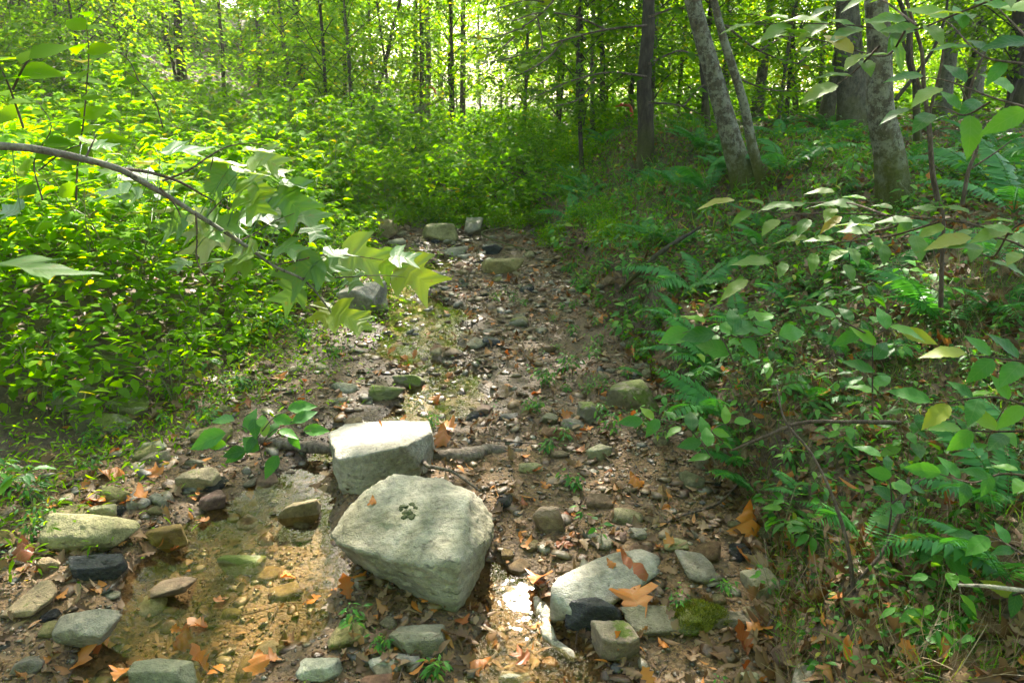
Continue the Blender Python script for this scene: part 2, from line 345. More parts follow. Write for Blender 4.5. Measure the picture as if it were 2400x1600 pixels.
def ground_mat():
    m, t, bs, out = new_mat('forest floor'); co = coord(t)
    at = N(t, 'ShaderNodeAttribute', attribute_name='zone'); z = N(t, 'ShaderNodeSeparateColor', {0: at.outputs['Color']})
    v1 = N(t, 'ShaderNodeTexVoronoi', {'Vector': co, 'Scale': 70}); v2 = N(t, 'ShaderNodeTexVoronoi', {'Vector': co, 'Scale': 160})
    sand = ramp(t, v1.outputs['Color'], [(0, (.03, .018, .008)), (.35, (.085, .05, .02)), (.6, (.16, .095, .036)), (.85, (.07, .052, .03)), (1, (.22, .16, .085))])
    sand2 = ramp(t, v2.outputs['Color'], [(0, (.035, .02, .009)), (.5, (.14, .078, .028)), (1, (.26, .16, .065))])
    sand = mixc(t, ramp(t, noise(t, co, 9, 4), [(.45, (0, 0, 0)), (.6, (1, 1, 1))]), sand, sand2)
    soil = ramp(t, noise(t, co, 28, 6, .7), [(.3, (.035, .022, .014)), (.5, (.075, .048, .03)), (.7, (.13, .09, .055))])
    moss = ramp(t, noise(t, co, 90, 4, .7), [(.3, (.03, .045, .008)), (.7, (.10, .13, .02))])
    c = mixc(t, z.outputs[0], sand, soil)
    mm = math_(t, 'MULTIPLY', z.outputs[1], ramp(t, noise(t, co, 3.5, 5, .65), [(.42, (0, 0, 0)), (.58, (1, 1, 1))]))
    c = mixc(t, mm, c, moss)
    c = mixc(t, math_(t, 'MULTIPLY', z.outputs[2], .8), c, (.21, .20, .175), 'MULTIPLY')
    t.links.new(c, bs.inputs['Base Color'])
    t.links.new(math_(t, 'SUBTRACT', .9, math_(t, 'MULTIPLY', z.outputs[2], .5)), bs.inputs['Roughness'])
    h = math_(t, 'ADD', math_(t, 'MULTIPLY', v1.outputs[0], -.6), math_(t, 'MULTIPLY', noise(t, co, 60, 6, .7), 1.0))
    t.links.new(bump(t, h, .012, .9), bs.inputs['Normal']); return m
M_ground = ground_mat()
def bark_mat(name, c0, c1, c2, lich=0.0, moss=0.0, sc=1.0):
    m, t, bs, out = new_mat(name); co = coord(t)
    oi = t.nodes.new('ShaderNodeObjectInfo').outputs['Random']
    co = N(t, 'ShaderNodeVectorMath', {0: co, 1: N(t, 'ShaderNodeCombineXYZ', {0: math_(t, 'MULTIPLY', oi, 31)}).outputs[0]}, operation='ADD').outputs[0]
    st = N(t, 'ShaderNodeMapping', {'Vector': co, 'Scale': (1, 1, .28)}).outputs[0]
    n1 = noise(t, st, 26 * sc, 6, .68); n2 = noise(t, co, 7, 5, .6); n3 = noise(t, co, 60, 4, .6)
    c = ramp(t, n1, [(.3, c0), (.52, c1), (.72, c2)])
    if lich:
        lf = ramp(t, noise(t, co, 14, 8, .8), [(.47, (0, 0, 0)), (.54, (1, 1, 1))])
        c = mixc(t, math_(t, 'MULTIPLY', lf, lich), c, mixc(t, n3, (.22, .24, .17), (.42, .44, .34)))
        lf2 = ramp(t, noise(t, co, 24, 6, .8), [(.54, (0, 0, 0)), (.60, (1, 1, 1))])
        c = mixc(t, math_(t, 'MULTIPLY', lf2, .8), c, (.035, .03, .025))
    if moss:
        z = N(t, 'ShaderNodeSeparateXYZ', {0: coord(t)}).outputs[2]
        mf = math_(t, 'MULTIPLY', ramp(t, math_(t, 'ADD', math_(t, 'MULTIPLY', z, 1.0), math_(t, 'MULTIPLY', n2, .9)), [(.55, (1, 1, 1)), (.95, (0, 0, 0))]), moss)
        c = mixc(t, mf, c, mixc(t, n3, (.025, .035, .006), (.11, .12, .02)))
    t.links.new(c, bs.inputs['Base Color']); bs.inputs['Roughness'].default_value = .88; bs.inputs['Specular IOR Level'].default_value = .2
    t.links.new(bump(t, math_(t, 'ADD', n1, math_(t, 'MULTIPLY', n3, .4)), .02, .9), bs.inputs['Normal']); return m
B_lichen = bark_mat('lichened bark', (.05, .042, .03), (.085, .075, .05), (.15, .13, .09), .42, .95)
B_dark = bark_mat('dark bark', (.02, .017, .013), (.05, .042, .032), (.09, .075, .055), .0, .6)
B_rough = bark_mat('rough mottled bark', (.025, .022, .016), (.075, .065, .045), (.15, .13, .09), .12, .5)
B_grey = bark_mat('grey bark', (.08, .07, .06), (.14, .125, .105), (.2, .18, .15), .2, .0)
B_twig = bark_mat('twig bark', (.05, .035, .025), (.11, .08, .06), (.19, .15, .12), .0, .0, 3)
B_wood = bark_mat('weathered wood', (.05, .04, .03), (.15, .12, .09), (.26, .22, .17), .0, .0, 2)
B_pale = bark_mat('pale driftwood', (.16, .13, .09), (.36, .32, .25), (.5, .46, .38), .2, .0, 2)
B_stem = leaf_mat('green stem', [(0, (.08, .13, .03)), (1, (.13, .12, .05))], .1)
def water_mat():
    m, t, bs, out = new_mat('stream water'); t.nodes.remove(bs); co = coord(t)
    a = noise(t, co, 11, 3, .5); b = noise(t, N(t, 'ShaderNodeMapping', {'Vector': co, 'Scale': (1, .45, 1)}).outputs[0], 42, 2, .5)
    yy = N(t, 'ShaderNodeSeparateXYZ', {0: co}).outputs[1]; far = N(t, 'ShaderNodeMapRange', {0: yy, 1: 2.4, 2: 3.3, 3: .6, 4: .45}).outputs[0]
    nb = bump(t, math_(t, 'MULTIPLY', far, math_(t, 'ADD', math_(t, 'MULTIPLY', a, .6), math_(t, 'MULTIPLY', b, .25))), .006, .7)
    fr = N(t, 'ShaderNodeFresnel', {'IOR': 1.33, 'Normal': nb}).outputs[0]
    fr = math_(t, 'MULTIPLY', fr, math_(t, 'SUBTRACT', 1, t.nodes.new('ShaderNodeNewGeometry').outputs['Backfacing']))
    gl = N(t, 'ShaderNodeBsdfGlossy', {'Color': (1, 1, 1, 1), 'Roughness': .015, 'Normal': nb})
    tr = N(t, 'ShaderNodeBsdfTransparent', {'Color': (.82, .72, .54, 1)})
    mx = N(t, 'ShaderNodeMixShader', {0: fr, 1: tr.outputs[0], 2: gl.outputs[0]}); t.links.new(mx.outputs[0], out.inputs[0]); return m
M_water = water_mat()
def flat_mat(name, c, rough=.6):
    m, t, bs, out = new_mat(name); t.links.new(mixc(t, .4, c, ramp(t, noise(t, coord(t), 30), [(.3, (.5, .5, .5)), (.7, (1.2, 1.2, 1.2))]), 'MULTIPLY'), bs.inputs['Base Color']); bs.inputs['Roughness'].default_value = rough; return m
M_moss = flat_mat('moss', (.10, .12, .02), .95)
M_tape = flat_mat('red tape', (.7, .06, .03), .5)

# ------------------------------------------------------------------ ground and water
def axis(lo, hi, step, far_lo, far_hi, g=1.07):
    c = list(np.arange(lo, hi + 1e-6, step)); s_ = step
    while c[-1] < far_hi: s_ *= g; c.append(c[-1] + s_)
    s_ = step
    while c[0] > far_lo: s_ *= g; c.insert(0, c[0] - s_)
    return np.array(c)
xs = axis(-2.6, 2.2, .02, -260, 260); ys = axis(1.0, 5.2, .02, -60, 420, 1.035)
GX, GY = np.meshgrid(xs, ys); GH = height(GX, GY)
nx = len(xs); i = np.arange(len(ys) - 1)[:, None] * nx; j = np.arange(nx - 1)[None]
GF = np.stack([i + j, i + j + 1, i + j + nx + 1, i + j + nx], -1).reshape(-1, 4)
def sides(x, y):
    return np.maximum(0, np.interp(y, YL, XL) - x), np.maximum(0, x - np.interp(y, YR, XR))
dl, dr = sides(GX, GY)
soil = np.clip(ss(-.05, .35, dl) + ss(-.02, .12, dr) + ss(9, 10.5, GY), 0, 1)
wet = 1 - ss(.0, np.where(GY > 2.9, .075, .04), GH - bed(GY))
mossz = ss(.0, .3, dr) * .75 + .25 * ss(.3, 1, dl)
wet = wet * (.62 + .38 * ss(2.2, 3.2, GY))
zone = np.stack([soil, mossz, wet * (1 - soil), np.ones_like(soil)], -1).reshape(-1, 4)
ground = ob('ground', mk('ground', np.stack([GX, GY, GH], -1).reshape(-1, 3), GF, M_ground, True, None, zone))
tag(ground, 'brown forest floor with gravel stream bed and leafy banks', 'ground', kind='structure')
wx = np.arange(-2.6, 1.6, .05); wy = np.arange(.9, 10.6, .05); WX, WY = np.meshgrid(wx, wy)
nx = len(wx); i = np.arange(len(wy) - 1)[:, None] * nx; j = np.arange(nx - 1)[None]
WF = np.stack([i + j, i + j + 1, i + j + nx + 1, i + j + nx], -1).reshape(-1, 4)
hq = height(WX, WY) - bed(WY); wl = bed(WY)
keep = (np.minimum.reduce([hq.ravel()[WF[:, k]] for k in range(4)]) < .012)
water = ob('stream_water', mk('stream_water', np.stack([WX, WY, wl], -1).reshape(-1, 3), WF[keep], M_water))
tag(water, 'shallow clear water running between the stones', 'water', kind='structure')

# ------------------------------------------------------------------ rocks
_ico = {}
def ico(n):
    if n not in _ico:
        b = bmesh.new(); bmesh.ops.create_icosphere(b, subdivisions=n, radius=1); b.verts.ensure_lookup_table()
        _ico[n] = (np.array([v.co[:] for v in b.verts]), np.array([[v.index for v in f.verts] for f in b.faces])); b.free()
    return _ico[n]
def from_planes(Nn, Dd, sub, p=24, rough=.05, seed=0, freq=2.2):
    D, F = ico(sub); a = np.maximum(D @ Nn.T, 0) / Dd[None]
    r = (a ** p).sum(1) ** (-1 / p); V = D * r[:, None]; L = r.mean()
    Pn = V / L * freq + seed * 3.7
    dsp = (fbm(Pn * 6, seed + 4, 4) * rough * .30 if sub > 4 else 0) + fbm(Pn, seed, 5) * rough + fbm(Pn * np.array([1, 1, 3.5]) * 2.2, seed + 9, 3) * rough * .45
    return V + D * (dsp * L)[:, None], F
def hull_planes(P):
    b = bmesh.new(); [b.verts.new(tuple(p)) for p in P]; bmesh.ops.convex_hull(b, input=b.verts[:]); b.normal_update()
    N_, D_ = [], []
    for f in b.faces:
        n = np.array(f.normal[:]); d = n @ np.array(f.verts[0].co[:])
        if d < 0: n, d = -n, -d
        if all(n @ m < .995 for m in N_): N_.append(n); D_.append(max(d, 1e-3))
    b.free(); return np.array(N_), np.array(D_)
def rand_planes(rs, dims):
    """a blocky, chipped stone with half-sizes dims"""
    A = np.vstack([np.eye(3), -np.eye(3)]) + rs.normal(0, .22, (6, 3)); E_ = rs.normal(0, 1, (9, 3)); A = np.vstack([A, E_])
    A /= np.linalg.norm(A, axis=1)[:, None]
    d = np.concatenate([rs.uniform(.82, 1.0, 6), rs.uniform(.78, 1.08, 9)])
    Nn = A / np.asarray(dims)[None]; L = np.linalg.norm(Nn, axis=1); return Nn / L[:, None], d / L
def rock_obj(name, V, F, mat, label, cat='rock', group=None, smooth=True):
    c = np.array([V[:, 0].mean(), V[:, 1].mean(), V[:, 2].min()])
    o = ob(name, mk(name, V - c, F, mat, smooth, None), None, c)
    return tag(o, label, cat, group)
def hull_rock(name, P, mat, label, sub=5, p=26, rough=.05, seed=1, group=None):
    P = np.array(P); c = P.mean(0); Nn, Dd = hull_planes(P - c); V, F = from_planes(Nn, Dd, sub, p, rough, seed)
    return rock_obj(name, V + c, F, mat, label, 'boulder', group)
big = hull_rock('boulder', [on_y(1072, 1440, 1.80), on_y(972, 1404, 1.93), on_y(869, 1356, 2.08), on_y(815, 1312, 2.05), on_y(768, 1255, 2.05), on_y(800, 1278, 1.93), on_y(920, 1312, 1.84),
                            on_y(1007, 1332, 1.80), on_y(1078, 1312, 1.80), on_y(1100, 1163, 2.08), on_y(1153, 1200, 2.12), on_y(1160, 1253, 2.02), on_y(1137, 1315, 1.93), on_y(1110, 1146, 2.2),
                            on_y(1024, 1118, 2.26), on_y(920, 1108, 2.26), on_y(852, 1144, 2.22), on_y(822, 1186, 2.15), (-.45, 2.3, -.03), (-.1, 2.25, -.03), (-.16, 1.95, -.05), (-.3, 2.0, -.05)],
                 R_pale, 'largest grey boulder in the stream with a dark moss patch on its top', 6, 110, .08, 3)
second = hull_rock('boulder', [on_y(769, 1017, 2.72), on_y(808, 993, 2.85), on_y(890, 985, 2.9), on_y(1005, 985, 2.85), on_y(1009, 1012, 2.7), on_y(995, 1111, 2.6), on_y(791, 1077, 2.47),
                               on_y(842, 1068, 2.46), on_y(951, 1044, 2.5), on_y(801, 1158, 2.5), on_y(842, 1160, 2.47), on_y(950, 1130, 2.55), on_y(781, 1104, 2.55), (-.66, 2.85, -.03), (-.35, 2.85, -.03)],
                    R_slab, 'sunlit flat topped boulder just behind the largest grey boulder', 6, 130, .055, 8)
slab = hull_rock('slab_rock', [on_y(1292, 1405, 1.78), on_y(1290, 1380, 1.80), on_y(1345, 1442, 1.74), on_y(1420, 1422, 1.78), on_y(1500, 1378, 1.86), on_y(1545, 1342, 1.93), on_y(1552, 1295, 2.0), on_y(1510, 1282, 2.04),
                               on_y(1440, 1293, 2.0), on_y(1370, 1320, 1.94), on_y(1300, 1358, 1.86), (.12, 1.8, -.03), (.35, 2.05, -.02), (.2, 1.95, -.03), (.4, 1.98, 0)], R_slab, 'long pale tapering slab with orange leaves on its lower edge', 5, 90, .05, 12)
# heroes boxed by pixel: (u0, v0, u1, v1, height share, material, turn, label)
def boxed(u0, v0, u1, v1, hr, mat, turn, label, seed, name='rock', sub=4, flat=False, sink=.12):
    b = gp((u0 + u1) / 2, v1 - 4); dist = math.hypot(b[1], CAMZ - b[2]); wd = (u1 - u0) * dist / FPX * 1.02; hs = (v1 - v0) * dist / FPX
    phi = math.atan2(CAMZ - b[2], b[1]); hh = hr * wd; hh = min(hh, .92 * hs / math.cos(phi)); dp = np.clip((hs - hh * math.cos(phi)) / math.sin(phi), .45 * wd, 1.7 * wd)
    rs = np.random.RandomState(seed); Nn, Dd = rand_planes(rs, (wd / 2, dp / 2, hh / 2 * (1 + sink)))
    V, F = from_planes(Nn, Dd, sub, 60, .05, seed); ex = V.max(0) - V.min(0); V = V * np.array([wd, dp, hh * (1 + sink)]) / ex
    ca, sa = math.cos(turn), math.sin(turn); V = np.column_stack([V[:, 0], V[:, 1] + .0 * V[:, 0], V[:, 2] + math.tan(turn) * V[:, 0] * .8])
    V = V - [0, 0, V[:, 2].min()]; V = V + [b[0], b[1] + dp / 2, b[2] - hh * sink - .008]
    return rock_obj(name, V, F, mat, label)
HERO = [
 (80, 1235, 295, 1312, .34, R_olive, .0, 'long cracked pale olive rock on the gravel at the far left of the pool'),
 (335, 1225, 432, 1305, .62, R_rust, .0, 'chunky brown rock standing at the pool edge beside the long cracked rock'),
 (418, 1096, 512, 1158, .5, R_olive, .0, 'smooth rounded grey stone on the gravel under the leafy green plant'),
 (658, 1157, 745, 1245, .75, R_olive, .35, 'pointed moss topped stone leaning up out of the pool'),
 (512, 1303, 612, 1358, .45, R_moss, .0, 'low mossy stone in the pool with a sunlit right end'),
 (325, 1360, 440, 1430, .3, R_rust, .28, 'thin tilted stone half out of the pool water'),
 (150, 1326, 285, 1366, .28, R_dark, .0, 'dark wet curved stone below the long cracked rock'),
 (105, 1460, 262, 1545, .36, R_grey, .2, 'dark grey striped wedge stone at the bottom left pool edge'),
 (0, 1372, 105, 1470, .3, R_olive, .25, 'slanting olive slab at the left frame edge'),
 (295, 1555, 440, 1640, .4, R_grey, .0, 'smooth blue grey stone cut off by the bottom frame edge'),
 (145, 972, 282, 1030, .34, R_moss, .0, 'flat greenish boulder on the left gravel under the plants'),
 (240, 930, 340, 985, .34, R_moss, .0, 'greenish slab just behind the flat greenish boulder'),
 (115, 885, 200, 975, .7, R_moss, .1, 'upright mossy rock half hidden by plants on the left bank'),
 (190, 820, 300, 900, .5, R_moss, .0, 'broad mossy boulder deep in the left bank plants'),
 (440, 990, 530, 1050, .3, R_olive, .0, 'pale flat stone behind the leafy green plant'),
 (62, 1185, 160, 1238, .3, R_rust, .0, 'flat brown stone behind the long cracked rock'),
 (225, 1142, 298, 1182, .4, R_olive, .0, 'tan stone in the left gravel with a rough face'),
 (290, 1165, 345, 1200, .4, R_pale, .0, 'pale small block in the left gravel'),
 (200, 1180, 268, 1218, .4, R_grey, .0, 'grey small block right behind the long cracked rock'),
 (315, 1035, 385, 1068, .3, R_pale, .15, 'light slab in the gravel below the flat greenish boulder'),
 (325, 1055, 400, 1090, .3, R_olive, .15, 'tan slab in front of the light slab on the left gravel'),
 (432, 1072, 480, 1100, .4, R_grey, .0, 'bluish stone behind the smooth rounded grey stone'),
 (790, 650, 890, 742, .62, R_pale, .0, 'light boulder standing beside the middle of the stream'),
 (860, 680, 905, 740, .7, R_pale, .0, 'narrow rock leaning on the light boulder beside the stream'),
 (1122, 602, 1222, 648, .36, R_olive, .0, 'flat sided tan boulder across the upper stream'),
 (1027, 578, 1092, 614, .4, R_pale, .0, 'pale rounded boulder at the head of the stream'),
 (905, 558, 950, 590, .5, R_grey, .0, 'grey rock under the shrubs left of the pale rounded boulder'),
 (870, 508, 922, 570, .9, R_olive, .0, 'tall rounded rock under the far shrubs'),
 (990, 520, 1075, 572, .5, R_olive, .0, 'wide shaded rock in the far stream bank'),
 (1085, 505, 1130, 560, .8, R_grey, .0, 'upright shaded rock at the end of the stream'),
 (1130, 570, 1180, 600, .5, R_dark, .0, 'dark rock between the far stream boulders'),
 (1415, 880, 1545, 972, .45, R_moss, .0, 'squared mossy boulder at the foot of the ferny bank'),
 (1355, 935, 1400, 1000, 1.0, R_moss, .0, 'mossy topped stump like stone left of the squared mossy boulder'),
 (1185, 1275, 1288, 1362, .12, R_pale, .0, 'flat pinkish slab above the bright sun glint'),
 (1325, 1400, 1455, 1490, .5, R_dark, .15, 'shiny black fractured block under the long pale slab'),
 (1400, 1455, 1502, 1560, .7, R_olive, .0, 'brown faceted stone below the shiny black block'),
 (1480, 1420, 1640, 1500, .25, R_grey, .0, 'grey green layered ledge rock carrying the moss cushion'),
 (1655, 1448, 1770, 1482, .2, R_grey, .0, 'thin grey slate tip sticking out right of the moss cushion'),
 (1605, 1290, 1692, 1378, .3, R_pale, -.2, 'pale tapered stone above the moss cushion'),
 (1768, 1330, 1842, 1425, .5, R_grey, .0, 'grey round stone in the leaf heap right of the pale tapered stone'),
 (1252, 1192, 1325, 1250, .75, R_rust, .0, 'pyramid shaped rusty stone right of the largest boulder'),
 (1278, 1112, 1330, 1150, .15, R_olive, .0, 'flat tan flake stone uphill of the rusty pyramid stone'),
 (1365, 1118, 1402, 1160, .15, R_pale, .0, 'four sided beige flake stone in the middle gravel'),
 (1368, 1048, 1432, 1084, .5, R_grey, .0, 'rounded grey stone in the middle gravel'),
 (1215, 1088, 1272, 1118, .4, R_olive, .0, 'olive stone beside the fallen log'),
 (1265, 1002, 1352, 1038, .35, R_rust, .0, 'dark purplish stone in the gravel above the log'),
 (1265, 965, 1310, 1000, .5, R_grey, .0, 'small bluish stone above the dark purplish stone'),
 (1115, 945, 1150, 982, .7, R_rust, .0, 'orange tinted stone at the stream edge'),
 (925, 880, 1000, 920, .5, R_moss, .0, 'brown mossy clod at the left stream edge'),
 (860, 905, 940, 945, .45, R_moss, .0, 'larger dark clod beside the brown mossy clod'),
 (1008, 925, 1045, 950, .6, R_rust, .0, 'brown stone standing alone in the stream'),
 (1125, 790, 1182, 818, .4, R_dark, .0, 'black wet stone in the middle stream'),
 (775, 930, 812, 955, .5, R_grey, .0, 'blue grey stone on the left gravel behind the sunlit boulder'),
 (1195, 745, 1240, 768, .4, R_olive, .0, 'tan stone right of the middle stream'),
 (775, 1460, 850, 1530, .35, R_olive, .3, 'mossy wedge stone below the largest boulder'),
 (915, 1465, 1040, 1550, .35, R_grey, .0, 'blue grey stone with mossy top below the largest boulder'),
 (860, 1535, 945, 1590, .3, R_pale, .0, 'cream cracked stone near the bottom frame edge'),
 (935, 1540, 980, 1572, .5, R_pale, .0, 'cream pebble block beside the cream cracked stone'),
 (1170, 1570, 1250, 1620, .4, R_pale, .0, 'pale stone half cut by the bottom frame edge below the sun glint'),
 (1730, 1575, 1785, 1610, .5, R_pale, .0, 'yellowish stone at the bottom frame edge under the bank'),
 (80, 1310, 130, 1350, .6, R_rust, .0, 'round brown stone at the left below the long cracked rock'),
 (25, 1540, 95, 1590, .5, R_grey, .0, 'striped grey block in the bottom left corner'),
 (700, 1545, 790, 1610, .45, R_pale, .0, 'knobbly cream stone at the bottom frame edge left of centre'),
 (1300, 1318, 1345, 1350, .3, R_rust, .0, 'brown flat stone between the pinkish slab and the long slab'),
 (1400, 1250, 1470, 1285, .25, R_rust, .0, 'brown flat stone right of the white leaved seedling'),
 (1480, 1235, 1520, 1275, .5, R_grey, .0, 'greenish grey stone at the end of the thin stick'),
 (1560, 1260, 1620, 1300, .25, R_olive, .0, 'flat tan stone above the pale tapered stone'),
]
for k, (u0, v0, u1, v1, hr, mat, turn, lab) in enumerate(HERO): boxed(u0, v0, u1, v1, hr, mat, turn, lab, 100 + k, sub=5 if (u1 - u0) > 90 else 4)
# leaning plank of stone on the right shore
hull_rock('slab_rock', [on_y(1318, 748, 5.0), on_y(1345, 745, 4.9), on_y(1420, 700, 5.4), on_y(1412, 692, 5.5), on_y(1335, 752, 4.85), on_y(1400, 712, 5.2), on_y(1330, 736, 5.05), (.5, 5.1, .06)], R_olive, 'long thin slab leaning on the foot of the right bank', 4, 40, .02, 15)
# moss patches of the big boulder and the cushion on the ledge
def blob_patch(target, pts, th, mat, name, parent=None, **kw):
    b = Bag()
    for (c, n, r) in pts:
        D, F = ico(3); V = D * r * np.array([1, 1, th]) * (1 + .8 * fbm(D * 2.5 + c[0] * 130, 4, 3))[:, None]
        M = rot_frames(np.cross(n, [1., 0, .01])[None], np.asarray(n, float)[None])[0]
        b.add((M @ V.T).T + c, F)
    return b.mesh(name, mat, uv=False)
bpy.context.view_layer.update()
def cast(o, u, v):
    d = Vector(ray(u, v)).normalized(); mi = o.matrix_world.inverted()
    ok, loc, nrm, _ = o.ray_cast(mi @ Vector((0, 0, CAMZ)), d)
    return (np.array(o.matrix_world @ loc), np.array(nrm)) if ok else None
pts = []
for (u, v, r) in [(948, 1186, .016), (966, 1182, .013), (975, 1190, .01), (958, 1203, .013), (950, 1200, .010), (948, 1211, .010), (963, 1211, .012), (970, 1206, .008), (940, 1194, .007)]:
    q = cast(big, u, v)
    if q: pts.append((q[0] - np.array(big.location), q[1], r))
M_dmoss = flat_mat('dark moss', (.035, .045, .012), .95)
ob('moss_patch', blob_patch(big, pts, .25, M_dmoss, 'moss_patch'), big)
ledge = gp(1655, 1475)
def tufts(cx, cy, rx, ry, n, h, seed, zf, mat, name='moss_cushion', wdt=.1):
    rs = np.random.RandomState(seed); a = rs.rand(n) * 2 * math.pi; r = np.sqrt(rs.rand(n)); x = cx + rx * r * np.cos(a); y = cy + ry * r * np.sin(a)
    P = np.stack([x, y, zf(x, y, r)], -1); D = np.stack([rs.normal(0, .45, n), rs.normal(0, .45, n), np.ones(n)], -1); D += .9 * np.stack([np.cos(a), np.sin(a), 0 * a], -1) * (r ** 2)[:, None]
    Nn = rs.normal(0, 1, (n, 3)); return scatter(blade(3, wdt, .4), P, rot_frames(D, Nn), h * rs.uniform(.6, 1.3, n))
b = Bag(); D, F = ico(3); c = ledge + np.array([-.03, .03, .012]); r2 = np.random.RandomState(4)
for (dx, dy, rx, ry, hz) in [(0, 0, .07, .05, .026), (-.06, .015, .05, .035, .018), (.06, .02, .05, .035, .02), (.02, .045, .05, .03, .02), (-.03, -.04, .045, .025, .014), (.09, -.005, .025, .02, .01), (-.10, .03, .025, .02, .01)]:
    V = D * np.array([rx, ry, hz]) * (1 + .35 * fbm(D * 2.2 + dx * 50, 2, 3))[:, None] + [dx, dy, 0]; b.add(V, F)
    Vt, Ft, Ut = tufts(dx, dy, rx, ry, int(5.2e5 * rx * ry), .012, int(dx * 1000) + 300, lambda x, y, r: hz * .9 * np.sqrt(np.maximum(0, 1 - r ** 2)), None, wdt=.16); b.add(Vt, Ft, Ut)
tag(ob('moss_cushion', b.mesh('moss_cushion', leaf_mat('moss tuft', [(0, (.04, .06, .006)), (.5, (.10, .13, .012)), (1, (.20, .21, .02))], .35), True), None, c), 'thick yellow green moss cushion growing over the layered ledge rock', 'moss')

# small stones: individuals nearest, the rest one gravel mass
rs = np.random.RandomState(77)
protos = {}
for key, mat in (('tan', R_olive), ('pale', R_pale), ('brown', R_rust), ('grey', R_grey), ('black', R_dark)):
    for k in range(4):
        dims = (.5, rs.uniform(.3, .48), rs.uniform(.12, .3)); Nn, Dd = rand_planes(rs, dims); V, F = from_planes(Nn, Dd, 3, 40, .05, int(rs.randint(999)))
        protos.setdefault(key, []).append(mk(key + '_stone', V * 1.0, F, mat, False))
def bed_zone(x, y): return (x > np.interp(y, YL, XL) - .25) & (x < np.interp(y, YR, XR) + .1)
n_st = 0
while n_st < 290:
    y = 1.3 + 6.4 * rs.rand() ** 1.5; x = rs.uniform(-2.2, 1.0)
    if not bed_zone(x, y) or (-.75 < x < -.05 and 1.8 < y < 2.95): continue
    h = h1(x, y); wetp = h - bed(y) < .0
    if wetp and y < 3 and rs.rand() < .65: continue
    key = rs.choice(['tan', 'pale', 'brown', 'grey', 'black'], p=[.32, .2, .24, .16, .08]); me = protos[key][rs.randint(4)]
    s_ = rs.uniform(.032, .105) * (1 + .06 * y); o = ob('stone', me, None, (x, y, h + s_ * .08), (rs.normal(0, .15), rs.normal(0, .15), rs.rand() * 6.28), s_)
    where = 'left gravel of the stream bed' if x < -.8 else ('far stream bed' if y > 4 else 'middle gravel right of the boulders')
    tag(o, 'small angular %s stone in the %s' % (key, where), 'stone', 'small %s stones in the %s' % (key, where)); n_st += 1
b = Bag()
def gravel(n, y0, y1, smin, smax, sub, powy, seed, wetonly=False):
    r2 = np.random.RandomState(seed); y = y0 + (y1 - y0) * r2.rand(n) ** powy; x = r2.uniform(-2.4, 1.15, n)
    k = bed_zone(x, y) & (vnoise(xyz(x * 2.2, y * 2.2), 12) + r2.rand(n) * 1.4 > .1); x, y = x[k], y[k]; n = len(x)
    if wetonly: z = height(x, y); k = z < bed(y) + .004; x, y = x[k], y[k]; n = len(x)
    s_ = smin * (smax / smin) ** (r2.rand(n) ** 2.0) * (1 + .12 * (y - 1.5)); z = np.maximum(height(x, y), bed(y) - .008) if wetonly else height(x, y)
    D, F = ico(sub)
    for v in range(8):
        Nn, Dd = rand_planes(r2, (.5, r2.uniform(.3, .5), r2.uniform(.07, .2))); V, _ = from_planes(Nn, Dd, sub, 70, .05, v)
        m = np.arange(n) % 8 == v; nn = m.sum(); a = r2.rand(nn) * 6.28
        D0 = np.stack([np.cos(a), np.sin(a), r2.normal(0, .25, nn)], -1); U = np.stack([r2.normal(0, .25, nn), r2.normal(0, .25, nn), np.ones(nn)], -1)
        W, Fs, uv = scatter((V, [F], np.zeros((len(V), 2))), np.stack([x[m], y[m], z[m] + s_[m] * .06], -1), rot_frames(D0, U), s_[m]); b.add(W, Fs)
gravel(52000, 1.15, 9.5, .007, .028, 1, 1.8, 5); gravel(7000, 1.15, 9.5, .02, .08, 2, 1.35, 6); gravel(9000, 2.75, 9.0, .014, .07, 2, 1.2, 7, True)
tag(ob('gravel', b.mesh('gravel', M_gravel, False, False)), 'coarse brown and grey gravel covering the stream bed', 'gravel', kind='stuff')

# ------------------------------------------------------------------ fallen leaves
def litter(n, seed, region, size, tpls, lift=.006, tilt=.35, cl=None):
    r2 = np.random.RandomState(seed); x, y = region(r2, n); n = len(x); z = height(x, y)
    e = .03; gx = (height(x + e, y, False) - height(x - e, y, False)) / (2 * e); gy = (height(x, y + e, False) - height(x, y - e, False)) / (2 * e)
    Nn = np.stack([-gx, -gy, np.ones(n)], -1) + r2.normal(0, tilt, (n, 3)); a = r2.rand(n) * 6.28; D0 = np.stack([np.cos(a), np.sin(a), 0 * a], -1); D0 -= Nn * ((D0 * Nn).sum(1) / (Nn * Nn).sum(1))[:, None]
    flip = np.where(r2.rand(n) < .5, -1, 1)[:, None]; s_ = r2.uniform(size[0], size[1], n); bb = Bag()
    for i_, tp in enumerate(tpls):
        m = np.arange(n) % len(tpls) == i_
        sc3 = s_[m][:, None] * np.stack([r2.uniform(.7, 1.05, m.sum()), np.ones(m.sum()), r2.uniform(.4, 2.2, m.sum())], -1)
        bb.add(*scatter(tp, np.stack([x, y, z + lift + r2.rand(n) * .015], -1)[m], rot_frames(D0[m], (Nn * flip)[m]), sc3))
    return bb
def reg_bank(r2, n):
    y = 1.0 + 9 * r2.rand(n) ** 1.5; x = np.interp(y, YR, XR) + 4.8 * r2.rand(n) ** 1.15 - .05; return x, y
